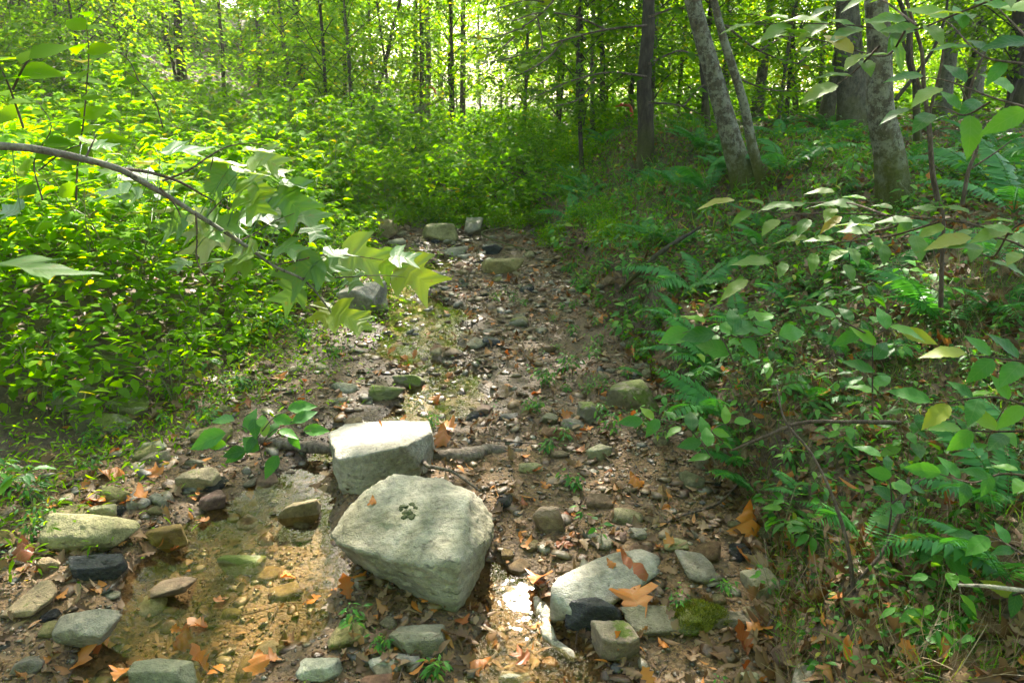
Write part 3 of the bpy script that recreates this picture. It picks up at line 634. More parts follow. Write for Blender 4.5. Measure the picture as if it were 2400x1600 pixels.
def reg_bed(r2, n):
    y = 1.2 + 8.5 * r2.rand(n) ** 1.5; x = r2.uniform(-2.3, 1.1, n); k = bed_zone(x, y); x, y = x[k], y[k]
    k = (height(x, y) - bed(y) > -.005) | (r2.rand(len(x)) < .3); k &= (vnoise(xyz(x * 3, y * 3), 14) + .8 * r2.rand(len(x)) > (.35 - .25 * (x > -.2))); return x[k], y[k]
def reg_left(r2, n):
    y = 1.5 + 13 * r2.rand(n) ** 1.2; x = np.interp(y, YL, XL) - 8 * r2.rand(n) ** 1.1; return x, y
def reg_far(r2, n):
    y = 9 + 26 * r2.rand(n); x = r2.uniform(-.8, .8, n) * y; return x, y
b1 = litter(36000, 1, reg_bank, (.028, .075), [OAKISH, MAPLE, OVATE, LANCE, OVATE_FINE], tilt=.6)
for bb in (litter(15000, 2, reg_bed, (.02, .06), [OAKISH, OVATE, MAPLE, LANCE], tilt=.3), litter(5000, 3, reg_left, (.05, .1), [OAKISH, OVATE]), litter(9000, 4, reg_far, (.10, .2), [QUAD])):
    b1.add(np.concatenate(bb.V), [np.concatenate(f) for f in bb.F.values()], np.concatenate(bb.U))
tag(ob('leaf_litter', b1.mesh('leaf_litter', M_litter)), 'brown dry leaf litter lying over banks and stream bed', 'leaf litter', kind='stuff')
# orange leaves one can count
OL = []
for k, tp in enumerate([MAPLE, TULIP, OAKISH, MAPLE]):
    V, Fs, uv = tp; V = V.copy(); r2 = np.random.RandomState(k + 40); V[:, 2] += .09 * fbm(np.column_stack([V[:, :2] * 3.5, 0 * V[:, 0]]), k + 3, 3) * 2; V[:, 2] *= (1, .8, 1.5, -1.6)[k]
    OL.append(mk('fallen_leaf', V, Fs, M_orange, True, uv))
def orange(p, s_, k, yaw, label, group=None, tilt=(0, 0), lift=.012):
    return tag(ob('fallen_leaf', OL[k], None, (p[0], p[1], p[2] + lift), (tilt[0], tilt[1], yaw), s_), label, 'fallen leaf', group)
HL = [(1475, 1385, 90, 0, 3.3, 'orange heart shaped leaf hanging over the front edge of the long pale slab', .2, slab), (1520, 1350, 80, 3, 1.0, 'curled orange leaf on the right corner of the long pale slab', .2, slab),
      (1770, 1265, 75, 3, .3, 'large glossy orange leaf on the dark leaf heap', .6, None), (1992, 1565, 85, 1, -1.2, 'orange folded leaf at the bottom frame edge of the bank', .3, None),
      (1755, 1540, 60, 2, .5, 'orange crumpled leaf on the gravel below the grey slate tip', .3, None), (1795, 1475, 60, 0, 2.0, 'light tan star shaped leaf right of the grey slate tip', .2, None),
      (1480, 1550, 60, 2, 1.0, 'dark red crumpled leaf beside the brown faceted stone', .5, None), (190, 1580, 90, 0, .7, 'large wet orange leaf in the bottom left corner', .2, None), (260, 1500, 70, 3, 1.9, 'orange leaf lying on the end of the striped wedge stone', .2, None),
      (420, 1530, 50, 3, 0, 'bright orange leaf floating in the pool', .3, None), (490, 1575, 55, 2, 1.2, 'narrow orange leaf near the bottom of the pool', .2, None), (610, 1590, 50, 0, .2, 'orange leaf standing up at the bottom frame edge', .7, None), (650, 1548, 35, 0, 2.2, 'small orange leaf at the pool rim', .3, None),
      (550, 705, 55, 2, 1.4, 'orange dead leaf caught in the left bank plants', .8, None), (50, 1325, 60, 3, .4, 'orange leaf curled beside the long cracked rock', .3, None), (345, 1170, 60, 0, 1.9, 'wide brown leaf flat on the left gravel', .1, None), (375, 1120, 35, 1, .9, 'orange leaf leaning on the left gravel stones', .6, None),
      (290, 1110, 55, 3, 2.4, 'yellow brown cupped leaf on the left gravel', .2, None), (820, 1420, 55, 2, .2, 'orange leaf against the foot of the largest boulder', .8, None), (1270, 1360, 55, 0, 2.8, 'orange leaf wedged between the pinkish slab and the long slab', .6, None),
      (1040, 1050, 55, 3, .2, 'orange leaf beside the right side of the sunlit boulder', .3, None), (1065, 1010, 45, 0, 1.2, 'upper orange leaf right of the sunlit boulder', .2, None), (2185, 455, 45, 2, .3, 'orange leaf at the foot of the thin sapling', .5, None), (2010, 570, 45, 3, .5, 'orange leaf caught above the mid bank plants', .4, None),
      (2230, 820, 50, 3, 1.5, 'orange leaf half under broad bank leaves', .4, None), (2225, 1200, 60, 2, 1.5, 'orange leaf on the bank above the large fern', .6, None), (2205, 1010, 55, 1, 2.5, 'long orange leaf on the middle of the bank', .4, None), (1410, 610, 30, 2, .5, 'orange hanging leaf on the upper bank foot', .9, None),
      (660, 895, 35, 0, .5, 'orange leaf on the left gravel below the thicket', .3, None), (1500, 1150, 40, 3, .5, 'orange leaf on gravel near the bank foot', .3, None), (895, 1002, 14, 2, .8, 'tiny orange leaf on top of the sunlit boulder', .2, second), (877, 1183, 22, 3, .4, 'tiny brown leaf on top of the largest boulder', .1, big), (1440, 1330, 24, 3, .7, 'small tan leaf in the middle of the long pale slab', .1, slab)]
bpy.context.view_layer.update()
for (u, v, px, k, yaw, lab, tl, on) in HL:
    p = gp(u, v)
    if on is not None:
        q = cast(on, u, v)
        if q is not None: p = q[0]
    if '550' == str(u): p = p + np.array([0, 0, .12])
    s_ = px * math.hypot(p[1], CAMZ - p[2]) / FPX; orange(p, s_, k, yaw, lab, None, (tl, random.uniform(-.3, .3)), .008 if on else .015)
rs = np.random.RandomState(5); n_o = 0
while n_o < 290:
    bank = rs.rand() < .30
    y = 1.2 + 7.5 * rs.rand() ** 1.4; x = np.interp(y, YR, XR) + 3 * rs.rand() ** 1.4 if bank else rs.uniform(np.interp(y, YL, XL), np.interp(y, YR, XR))
    if abs(x) > .85 * y or (-.78 < x < -.02 and 1.75 < y < 2.95): continue
    h = max(h1(x, y), float(bed(y)) + .002) if not bank else h1(x, y)
    side = 'right bank' if bank else 'gravel stream bed'
    orange((x, y, h), rs.uniform(.03, .07), rs.randint(4), rs.rand() * 6.28, 'orange brown fallen leaf scattered on the ' + side, 'fallen orange leaves on the ' + side, (rs.normal(0, .35), rs.normal(0, .35))); n_o += 1

# ------------------------------------------------------------------ logs, sticks, driftwood
def stick(name, P, R, mat, label, cat='branch', seg=8, n=30, seed=1, rough=.15, group=None):
    Q = smooth_path(P, n); rr = np.interp(np.linspace(0, 1, n), np.linspace(0, 1, len(R)), R); V, F, uv = tube(Q, rr, seg)
    c = V.mean(0); Nr = V - np.repeat(Q, seg, 0); V = V + Nr * (fbm(V * 14, seed, 3) * rough * 2)[:, None]
    return tag(ob(name, mk(name, V - Q[0], F, mat, True, uv), None, Q[0]), label, cat, group)
stick('fallen_log', [on_y(600, 1028, 2.95), on_y(700, 1045, 2.88), on_y(780, 1050, 2.85), on_y(900, 1055, 2.85), on_y(1000, 1066, 2.8), on_y(1100, 1068, 2.78), on_y(1150, 1055, 2.85), on_y(1290, 1068, 2.85)], [.018, .026, .03, .032, .04, .042, .026, .008], B_wood, 'weathered grey log lying across the stream behind the sunlit boulder', 'log', 12, 60, 3, .35)
stick('branch', [on_y(990, 1060, 2.72), on_y(1000, 1090, 2.55), on_y(1060, 1105, 2.5), on_y(1125, 1150, 2.4)], [.012, .010, .007, .004], B_wood, 'forked pale branch resting between the two large boulders')
stick('driftwood', [on_y(1255, 1400, 1.9), on_y(1275, 1440, 1.83), on_y(1290, 1490, 1.72), on_y(1330, 1530, 1.66), on_y(1348, 1545, 1.63)], [.008, .026, .022, .016, .004], B_pale, 'pale curved driftwood piece beside the sun glint', 'driftwood', 12, 30, 6, .5)
stick('stick', [on_y(1715, 1055, 2.05), on_y(1800, 1020, 2.02), on_y(1880, 990, 2.0), on_y(1990, 988, 2.0), on_y(2110, 990, 2.05)], [.004, .006, .007, .007, .008], B_twig, 'horizontal grey stick reaching across the bank plants')
stick('bare_stem', [on_y(1820, 900, 1.9), on_y(1840, 985, 1.8), on_y(1900, 1060, 1.72), on_y(1950, 1160, 1.62), on_y(1985, 1270, 1.55), on_y(2000, 1380, 1.5), on_y(2010, 1540, 1.45)], [.002, .003, .004, .005, .0055, .006, .0065], B_twig, 'tall bare stem rising from the bottom of the bank in front of the ferns')
stick('stick', [on_y(2130, 1120, 1.7), on_y(2110, 1200, 1.62), on_y(2070, 1290, 1.55), on_y(2010, 1360, 1.5)], [.005, .006, .006, .004], B_twig, 'short slanting stick meeting the tall bare stem')
stick('stick', [on_y(2160, 1370, 1.45), on_y(2180, 1450, 1.42), on_y(2210, 1560, 1.38), on_y(2230, 1620, 1.36)], [.004, .006, .007, .007], B_twig, 'blackened stick at the lower right of the bank')
stick('stick', [on_y(2245, 1370, 1.15), on_y(2320, 1374, 1.12), on_y(2420, 1386, 1.1)], [.003, .004, .005], B_pale, 'pale twig entering at the right frame edge')
stick('stick', [gp(1530, 1245, .01), gp(1600, 1215, .015), gp(1680, 1190, .02), gp(1740, 1150, .06)], [.003, .005, .006, .004], B_twig, 'thin stick pointing from the gravel into the bank')
stick('root', [on_y(1815, 1440, 1.7), on_y(1790, 1500, 1.66), on_y(1770, 1600, 1.6)], [.007, .006, .006], B_twig, 'bare twig propped at the bottom of the bank by the orange leaf')
stick('fallen_log', [gp(1450, 705, .05), gp(1500, 670, .10), gp(1560, 620, .12), gp(1640, 570, .12)], [.01, .016, .016, .01], B_dark, 'dark mossy log slanting up the right bank', 'log', 10, 30, 5, .3)
stick('stick', [gp(1050, 1100, .01), gp(1100, 1250, .02)], [.003, .002], B_twig, 'short twig on the gravel right of the largest boulder')
stick('stick', [gp(1100, 1035, .02), gp(1200, 1050, .03), gp(1330, 1055, .02)], [.004, .004, .003], B_twig, 'thin twig lying along the gravel above the fallen log')
stick('stick', [gp(1200, 540, .05), gp(1130, 560, .05), gp(1260, 600, .02)], [.012, .012, .008], B_dark, 'dark stick across the far end of the stream bed')
stick('stick', [gp(0, 740, .3), gp(150, 715, .35), gp(300, 722, .3)], [.008, .010, .006], B_twig, 'long pale stick lying in the left thicket')
rs = np.random.RandomState(31)
for k in range(70):
    bank = rs.rand() < .5; y = 1.25 + 6 * rs.rand() ** 1.5; x = np.interp(y, YR, XR) + 2 * rs.rand() if bank else rs.uniform(np.interp(y, YL, XL), np.interp(y, YR, XR))
    if (-.78 < x < -.02 and 1.75 < y < 2.95): continue
    a = rs.rand() * 6.28; L = rs.uniform(.06, .25); Pq = []
    for t_ in np.linspace(-.5, .5, 4):
        xx = x + L * t_ * math.cos(a) + rs.normal(0, .006); yy = y + L * t_ * math.sin(a) + rs.normal(0, .006); Pq.append((xx, yy, h1(xx, yy) + .015))
    sd = 'right bank' if bank else 'gravel'
    stick('twig', Pq, [.0028, .0015], B_twig, 'thin dry twig lying on the ' + sd, 'twig', 5, 8, k, .1, 'dry twigs on the ' + sd)

# ------------------------------------------------------------------ ferns
def frond_mesh(L, seed):
    r2 = np.random.RandomState(seed); n = 24; t = np.linspace(0, 1, 30); P = np.stack([.06 * L * np.sin(t * 2.5 + seed), L * t * .92, L * (.55 * t - .55 * t ** 2.1)], -1)
    b = Bag(); b.add(*tube(P, np.linspace(.0022, .0006, 30), 4)); T = np.gradient(P, axis=0)
    for side in (-1, 1):
        tt = np.linspace(.10, .985, n) + r2.normal(0, .004, n); p = np.stack([np.interp(tt, t, P[:, k]) for k in range(3)], -1); tg = np.stack([np.interp(tt, t, T[:, k]) for k in range(3)], -1); tg /= np.linalg.norm(tg, axis=1)[:, None]
        ln = L * .21 * np.sin(math.pi * np.clip(tt * .9 + .08, 0, 1)) ** .75 * (1 - .35 * tt) * r2.uniform(.88, 1.1, n)
        D0 = np.stack([np.full(n, float(side)), .0 * tt, -.15 + 0 * tt], -1) + tg * .42 + r2.normal(0, .05, (n, 3)); up = np.array([0, -.2, 1.]) + r2.normal(0, .12, (n, 3))
        b.add(*scatter(blade(4, .30, .32, fold=.05, curl=-.25), p, rot_frames(D0, up), ln))
    return b.mesh('frond', M_fern)
FR = [frond_mesh(L, k) for k, L in enumerate([.34, .40, .30, .38])]
def fern(p, label, s_=1.0, n=5, group=None, dirs=None, rs=RS):
    r = empty('fern', p, label, 'fern', group)
    for k in range(n):
        a = dirs[k] if dirs else k * 6.28 / n + rs.uniform(-.35, .35)
        ob('frond', FR[rs.randint(4)], r, (0, 0, 0), (rs.uniform(.15, .6), rs.uniform(-.3, .3), a), s_ * rs.uniform(1.1, 1.5))
    return r
rad = math.radians
for (u, v, s_, n, dirs, lab) in [
    (1680, 900, 1.0, 6, [1.2, 1.9, .6, 2.6, 1.55, 3.4], 'dark green fern overhanging the bank foot right of the squared mossy boulder'),
    (1700, 1010, .85, 4, [1.5, 2.1, .9, 2.7], 'fern below the overhanging fern with fronds pointing left'),
    (1510, 905, .5, 1, [1.9], 'single light green frond in front of the squared mossy boulder'),
    (1660, 470, 1.3, 4, [.9, 1.6, 2.2, -.6], 'dark fern in front of the leaning lichened trunk'),
    (1790, 600, .9, 4, [1.4, .5, 2.3, -.9], 'feathery fern in the middle of the bank slope'),
    (1620, 700, .9, 5, None, 'small fern low on the bank behind the broad leaved seedling'),
    (2010, 1300, .62, 3, [1.25, 2.0, -1.1], 'bright fern frond crossing in front of the tall bare stem'),
    (2180, 1330, .62, 2, [1.9, 2.6], 'bright broad frond right of the tall bare stem'),
    (2330, 1230, .7, 5, [1.2, 1.8, 2.5, .4, -.5], 'bushy fern at the right frame edge under the tall bare stem'),
    (2360, 1420, .6, 4, [1.3, 2.0, 2.6, .8], 'dark fern at the lower right frame edge'),
    (2200, 790, .8, 5, [.8, 1.5, -1.2, 2.2, -.4], 'large fern with arching fronds on the upper bank'),
    (2050, 680, .8, 4, [1.4, .6, -1.2, 2.2], 'fern with long low fronds on the bank above the broad leaves'),
    (2330, 640, .9, 5, None, 'fern near the right frame edge on the upper bank'),
    (2300, 440, 1.4, 6, None, 'wide pale green fern behind the thin saplings'),
    (2370, 520, 1.2, 5, None, 'fern at the right edge beside the wide pale green fern'),
    (1760, 1180, .55, 3, [1.6, 2.2, .9], 'little fern hanging over the gravel at the bank foot'),
    (1730, 1120, .5, 4, None, 'small dark fern just above the little hanging fern'),
    (1980, 870, .6, 3, None, 'narrow fern among broad leaves in mid bank'),
    (2380, 1090, .6, 4, None, 'fern at the right edge under the drooping leaves'),
    (1870, 1200, .4, 3, [1.5, .4, -.7], 'tiny fern beside the slanting short stick'),
    (1590, 780, .7, 4, [1.2, 2.0, 2.8, .5], 'fern with drooping fronds over the bank foot above the squared mossy boulder'),
    (1830, 420, 1.3, 5, None, 'fern behind the two leaning lichened trunks')]:
    fern(gp(u, v, .05), lab, s_, n, dirs=dirs)
rs = np.random.RandomState(9)
k = 0
while k < 75:
    y = 1.9 + 8 * rs.rand() ** 1.3; x = np.interp(y, YR, XR) + .2 + 4.5 * rs.rand() ** 1.3
    if x > .82 * y: continue
    fern((x, y, h1(x, y)), 'green fern among the undergrowth on the right bank', rs.uniform(.45, .8) * (.8 + .06 * y), rs.randint(3, 7), 'ferns scattered on the right bank', None, rs); k += 1

# ------------------------------------------------------------------ leafy plants of the right bank
def plant_meshes(kind, seed):
    r2 = np.random.RandomState(seed); st = Bag(); lf = Bag()
    if kind == 'broad':      # a single stem with broad ovate leaves
        Hh = r2.uniform(.16, .34); n = r2.randint(8, 15); ln = (.035, .08); tp = OVATE_FINE; wdt = 1.0; up0 = .35
    elif kind == 'whorl':    # leaves spread in one layer at the top
        Hh = r2.uniform(.14, .26); n = 10; ln = (.045, .08); tp = OVATE_FINE; wdt = .8; up0 = .85
    elif kind == 'seedling': Hh = r2.uniform(.05, .10); n = 6; ln = (.018, .035); tp = OVATE; wdt = .9; up0 = .4
    elif kind == 'lance': Hh = r2.uniform(.10, .2); n = 14; ln = (.035, .06); tp = LANCE; wdt = 1.3; up0 = .2
    ns = 1 if kind != 'lance' else 3
    for s_ in range(ns):
        lean = r2.normal(0, .22, 2) * (1 + (ns > 1)); t = np.linspace(0, 1, 7); P = np.stack([lean[0] * Hh * t ** 1.5, lean[1] * Hh * t ** 1.5, Hh * t], -1); st.add(*tube(P, np.linspace(.0026, .0012, 7) * (Hh / .2) ** .5, 5))
        tt = up0 + (1 - up0) * (np.arange(n) + .5) / n; a = np.arange(n) * 2.4 + r2.uniform(0, 6) + r2.normal(0, .3, n); p = np.stack([np.interp(tt, t, P[:, k]) for k in range(3)], -1)
        pet = r2.uniform(.015, .05, n) * Hh / .2; D0 = np.stack([np.cos(a), np.sin(a), r2.uniform(.0, .55, n)], -1)
        for q, d, L in zip(p, D0, pet): st.add(*tube([q, q + d * L * .5, q + d * L], .0009, 3))
        D1 = D0 * [1, 1, 0] + np.stack([0 * a, 0 * a, r2.normal(-.22, .18, n)], -1); up = np.array([0, 0, 1.]) + r2.normal(0, .22, (n, 3)); L = r2.uniform(*ln, n)
        lf.add(*scatter(tp, p + D0 * pet[:, None], rot_frames(D1, up), np.stack([L * wdt, L, L], -1)))
    return st.mesh('stem', B_stem), lf.mesh('leaves', M_bank)
PK = {k: [plant_meshes(k, 10 * i + j) for j in range(5)] for i, k in enumerate(['broad', 'whorl', 'seedling', 'lance'])}
def plant(p, kind, label, s_=1.0, group=None, rs=RS, name=None):
    name = name or {'broad': 'broad_leaved_plant', 'whorl': 'spreading_plant', 'lance': 'narrow_leaved_plant', 'seedling': 'seedling'}[kind]
    r = empty(name, p, label, 'plant', group); r.rotation_euler = (rs.normal(0, .1), rs.normal(0, .1), rs.rand() * 6.28); r.scale = (s_,) * 3
    a, b_ = PK[kind][rs.randint(5)]; ob('stem', a, r); ob('leaves', b_, r); return r
DESC = {'broad': 'broad leaved green plant', 'whorl': 'flat topped plant with spreading leaves', 'seedling': 'tiny green seedling', 'lance': 'narrow leaved green plant'}
rs = np.random.RandomState(19); k = 0
while k < 350:
    y = 1.25 + 6.5 * rs.rand() ** 1.5; x = np.interp(y, YR, XR) + .12 + 3.4 * rs.rand() ** 1.2
    if x > .80 * y or vnoise(np.array([x * 1.8, y * 1.8, 0]), 51) < -.25: continue
    kind = rs.choice(['broad', 'whorl', 'seedling', 'lance'], p=[.44, .18, .16, .22])
    plant((x, y, h1(x, y) - .01), kind, DESC[kind] + ' growing on the right bank', rs.uniform(.65, 1.05), 'plants of the right bank, ' + kind, rs); k += 1
k = 0
while k < 70:
    if k < 45: y = 2.6 + 2.6 * rs.rand(); x = rs.normal(.45, .28)
    else: y = 1.35 + 3.5 * rs.rand(); x = rs.uniform(-1.9, .9)
    if not bed_zone(x, y) or (-.78 < x < .0 and 1.75 < y < 2.95) or h1(x, y) < float(bed(y)): k += rs.rand() < .05; continue
    kind = rs.choice(['lance', 'seedling']); plant((x, y, h1(x, y)), kind, DESC[kind] + ' sprouting from the gravel stream bed', rs.uniform(.35, .7), 'sprouts in the gravel, ' + kind, rs, 'seedling'); k += 1
k = 0
while k < 62:
    y = 2.0 + 4.5 * rs.rand() ** 1.2; x = np.interp(y, YR, XR) + rs.uniform(-.08, .22); kind = rs.choice(['broad', 'whorl', 'lance'], p=[.4, .2, .4])
    r = plant((x, y, h1(x, y)), kind, DESC[kind] + ' hanging over the foot of the right bank', rs.uniform(.7, 1.1), 'plants along the bank foot, ' + kind, rs); r.rotation_euler[1] -= .35; k += 1
k = 0
while k < 55:
    y = 1.9 + 4 * rs.rand(); x = np.interp(y, YL, XL) + rs.uniform(-.35, .28); kind = rs.choice(['lance', 'seedling', 'whorl'], p=[.6, .2, .2])
    plant((x, y, h1(x, y)), kind, DESC[kind] + ' at the shaded edge of the left gravel', rs.uniform(.5, .95), 'plants along the left gravel edge, ' + kind, rs); k += 1
for (u, v, kind, s_, lab) in [(1410, 1290, 'seedling', 1.2, 'pale silvery leaved seedling above the long pale slab'), (1380, 1240, 'seedling', 1.1, 'upper pale seedling above the long pale slab'),
                              (825, 1470, 'lance', .6, 'bright lance leaved sprout at the foot of the largest boulder'), (895, 1520, 'lance', .45, 'low star shaped sprout below the largest boulder'), (1010, 1590, 'lance', .6, 'lance leaved sprout at the bottom frame edge'),
                              (1810, 1420, 'broad', .45, 'small broad leaved plant in front of the grey round stone'), (100, 1170, 'whorl', .55, 'low oval leaved plant on the left gravel'), (1640, 1010, 'broad', 1.0, 'bluish broad leaved plant hanging out of the bank foot'),
                              (1500, 1010, 'lance', .8, 'narrow leaved tuft in the middle gravel'), (1320, 870, 'lance', .9, 'grassy green tuft in the gravel left of the squared mossy boulder'), (1270, 900, 'lance', .7, 'second grassy tuft nearer the stream')]:
    plant(gp(u, v), kind, lab, s_)

# ------------------------------------------------------------------ pixel-placed leafy branches (each leaf has its own depth and size)
def leaf_at(b, tpl, u, v, px, ang, y, rs, droop=.9, wdt=1.0, flip=False):
    """leaf whose middle is seen at (u, v), px long, pointing to image angle ang (degrees, 0 = right, 90 = up)"""
    c = on_y(u, v, y); L = px * math.hypot(y, CAMZ - c[2]) / FPX; a = math.radians(ang)
    up = np.array([0, .75, .65]) if droop > .5 else np.array([0, .96, .25]); D0 = np.array([1., 0, 0]) * math.cos(a) + up * math.sin(a)
    if droop == 0: up = np.array([0, 1., -.03])
    n = np.array([0, -.62, .75]) if droop > .5 else (np.array([0, -.25, .95]) if droop else np.array([0, .03, 1.])); n = n + rs.normal(0, .16, 3)
    D0 = D0 + rs.normal(0, .10, 3); D0 /= np.linalg.norm(D0)
    b.add(*scatter(tpl, (c - D0 * L * .5)[None], rot_frames(D0[None], n[None]), np.array([[L * wdt, L, L]]))); return c - D0 * L * .5
rs = np.random.RandomState(4)
br = empty('tulip_tree_branch', on_y(-60, 330, 1.45), 'grey branch with large lobed leaves reaching in from the left frame edge', 'branch'); br.name = 'leafy_branch'
org = np.array(br.location)
def rel(me): me.transform(__import__('mathutils').Matrix.Translation(-Vector(org))); return me
main = [(-60, 336, 1.45), (0, 342, 1.48), (80, 349, 1.5), (190, 371, 1.54), (275, 395, 1.57), (330, 424, 1.6), (400, 464, 1.64), (470, 508, 1.67), (560, 565, 1.72), (640, 622, 1.76), (705, 652, 1.8), (745, 690, 1.84), (800, 765, 1.88)]
P = smooth_path([on_y(*m) for m in main], 70); V, F, uv = tube(P, np.interp(np.linspace(0, 1, 70), [0, .35, .7, 1], [.0085, .0075, .0045, .002]), 9)
knots = fbm(V * 25, 3, 3)[:, None] * .12; V = V + (V - np.repeat(P, 9, 0)) * knots
ob('bough', rel(mk('bough', V, F, B_grey, True, uv)), br)
for pth, r0 in [([(275, 396, 1.57), (340, 402, 1.62), (420, 426, 1.68), (480, 460, 1.72), (540, 490, 1.78)], .005), ([(380, 425, 1.64), (440, 400, 1.66), (485, 370, 1.7), (530, 345, 1.74), (590, 336, 1.78), (660, 350, 1.82)], .003), ([(375, 440, 1.6), (410, 480, 1.6), (425, 510, 1.6)], .003),
                ([(480, 512, 1.68), (520, 470, 1.72), (560, 445, 1.76)], .0022), ([(560, 566, 1.72), (600, 545, 1.76), (640, 520, 1.8), (690, 500, 1.82)], .0022), ([(460, 500, 1.66), (462, 560, 1.66), (465, 620, 1.66), (520, 700, 1.68)], .003),
                ([(640, 622, 1.76), (700, 610, 1.82), (760, 598, 1.88), (830, 600, 1.92), (900, 610, 1.95)], .0025), ([(705, 652, 1.8), (800, 650, 1.86), (890, 645, 1.9), (950, 650, 1.94)], .0022), ([(470, 620, 1.66), (540, 605, 1.68)], .0018), ([(200, 372, 1.54), (215, 340, 1.56), (228, 312, 1.58)], .0025), ([(500, 370, 1.7), (492, 400, 1.7)], .002)]:
    Q = smooth_path([on_y(*m) for m in pth], 22); tw = Bag(); tw.add(*tube(Q, np.linspace(r0, r0 * .35, 22), 5)); ob('side_twig', rel(tw.mesh('side_twig', B_twig)), br)
TL = [(480, 571, 112, -122), (444, 515, 85, -160), (530, 522, 100, 20), (505, 430, 90, -125), (600, 437, 75, -40), (684, 474, 115, -42), (722, 505, 95, -10), (622, 502, 105, -6), (673, 518, 62, -80), (532, 377, 95, 5), (434, 347, 100, 5), (633, 375, 85, -20),
      (255, 449, 85, -165), (250, 400, 52, -160), (357, 405, 85, 75), (566, 459, 75, -100), (347, 492, 88, 165), (398, 532, 75, -145), (700, 640, 110, -150), (775, 622, 75, 30), (860, 606, 118, -20), (952, 602, 70, 5), (985, 652, 112, -35), (816, 742, 85, -20),
      (673, 698, 75, -135), (684, 582, 70, -20), (546, 620, 78, -150), (15, 490, 65, 170), (608, 590, 70, 5), (560, 590, 75, 170), (420, 385, 55, 100), (470, 450, 60, 30), (590, 400, 70, 60), (530, 560, 60, -70), (300, 460, 60, -150), (610, 350, 70, 20), (740, 545, 60, -60), (760, 735, 70, -120), (420, 620, 50, -120),
      (845, 760, 60, -60), (650, 400, 60, -10), (380, 455, 60, -60), (340, 375, 50, 150), (225, 330, 55, 80), (245, 340, 50, -10), (410, 415, 60, 120), (450, 545, 65, -150), (510, 620, 55, -110), (730, 620, 70, -160), (800, 590, 70, 40), (905, 622, 75, -40), (690, 430, 60, 10), (600, 480, 85, -60), (310, 420, 50, 60), (830, 660, 50, -80), (640, 500, 70, -100)]
for (u, v, px, a) in TL:
    lv = Bag(); y = 1.5 + .45 * (u / 1000) + rs.uniform(-.05, .1); stem = leaf_at(lv, TULIP, u, v, px * 1.02, a + 0, y, rs, 1.0 if (px > 70 and v > 420 and rs.rand() < .85) else .2, 1.05)
    i_ = np.argmin(np.linalg.norm(P - stem, axis=1)); q = P[i_]
    if np.linalg.norm(q - stem) < .22: lv.add(*tube([stem, (stem + q) / 2 + [0, 0, .012], q], .0011, 3))
    ob('leaf', rel(lv.mesh('leaf', M_tulip)), br)
lv = Bag(); leaf_at(lv, TULIP, 80, 618, 220, -6, .95, rs, .0, 1.0); ob('leaf', rel(lv.mesh('leaf', M_tulip)), br)

def spray(name, label, paths, px, y, tpl, mat, seed, spacing=36, droop=.3, wdt=1.0, cat='branch', r0=.003, group=None, extra=()):
    """a twig system with alternate leaves: paths in pixels, depth y (start, end)"""
    r2 = np.random.RandomState(seed); st = Bag(); lf = Bag(); root = None
    for pth in paths:
        n = 26; Q = smooth_path([on_y(u, v, y[0] + (y[1] - y[0]) * i_ / max(1, len(pth) - 1)) for i_, (u, v) in enumerate(pth)], n); root = Q[0] if root is None else root
        st.add(*tube(Q, np.linspace(r0, r0 * .4, n), 5)); W = smooth_path([(u, v, 0) for u, v in pth], n)
        L = np.concatenate([[0], np.cumsum(np.linalg.norm(np.diff(W, axis=0), axis=1))]); s_ = spacing * .7; sd = 1
        while s_ < L[-1] + 1:
            i_ = min(int(np.searchsorted(L, s_)), n - 1); d = W[i_] - W[max(0, i_ - 1)]; ang = math.degrees(math.atan2(-d[1], d[0])); last = s_ + spacing > L[-1]
            a = ang + (0 if last else sd * r2.uniform(35, 65)); p_ = px * r2.uniform(.7, 1.15); yy = Q[i_][1] + r2.normal(0, .03)
            ca, sa = math.cos(math.radians(a)), math.sin(math.radians(a)); fs = .45 if droop < .5 else 1
            leaf_at(lf, tpl, W[i_][0] + ca * p_ * .5, W[i_][1] - sa * p_ * .5 * fs, p_, a, yy, r2, droop if r2.rand() < .7 else 1 - droop, wdt * r2.uniform(.85, 1.1)); sd = -sd; s_ += spacing * r2.uniform(.75, 1.25)
    for (u, v, p_, a) in extra: leaf_at(lf, tpl, u, v, p_, a, y[0], r2, 1.0, wdt)
    r = empty(name, root, label, cat, group); T = __import__('mathutils').Matrix.Translation(-Vector(root))
    for nm, bag, m in (('stem', st, B_twig), ('leaves', lf, mat)):
        me = bag.mesh(nm, m); me.transform(T); ob(nm, me, r)
    return r
# the tall leafy sapling and its neighbours at the left
spray('sapling', 'tall sapling with bright oval leaves standing above the left thicket', [[(178, 470), (182, 380), (195, 290), (203, 200), (208, 120), (200, 45)]], 62, (2.6, 2.6), OVATE, M_thicket, 3, 17, .3, 1.25, 'sapling', .004)
spray('sapling', 'shorter leafy sapling at the left frame edge', [[(55, 300), (20, 200), (-20, 120)], [(30, 210), (60, 150), (90, 120)]], 80, (2.3, 2.2), OVATE, M_thicket, 5, 26, .3, 1.2, 'sapling', .004)
spray('sapling', 'arching bare stemmed sapling leaning over the left thicket', [[(382, 300), (360, 230), (325, 190), (290, 165)], [(325, 190), (300, 140), (250, 110)]], 45, (2.9, 2.7), OVATE, M_thicket, 6, 26, .3, 1.2, 'sapling', .003)
spray('sapling', 'leaning sapling with big leaves behind the grey branch', [[(100, 470), (80, 380), (120, 300), (90, 240)], [(90, 400), (160, 350), (240, 330)]], 70, (2.3, 2.4), OVATE, M_thicket, 8, 24, .3, 1.2, 'sapling', .003)
tnd = [on_y(u, v, 2.5) for u, v in [(205, 45), (225, 25), (243, 10), (250, -10)]]
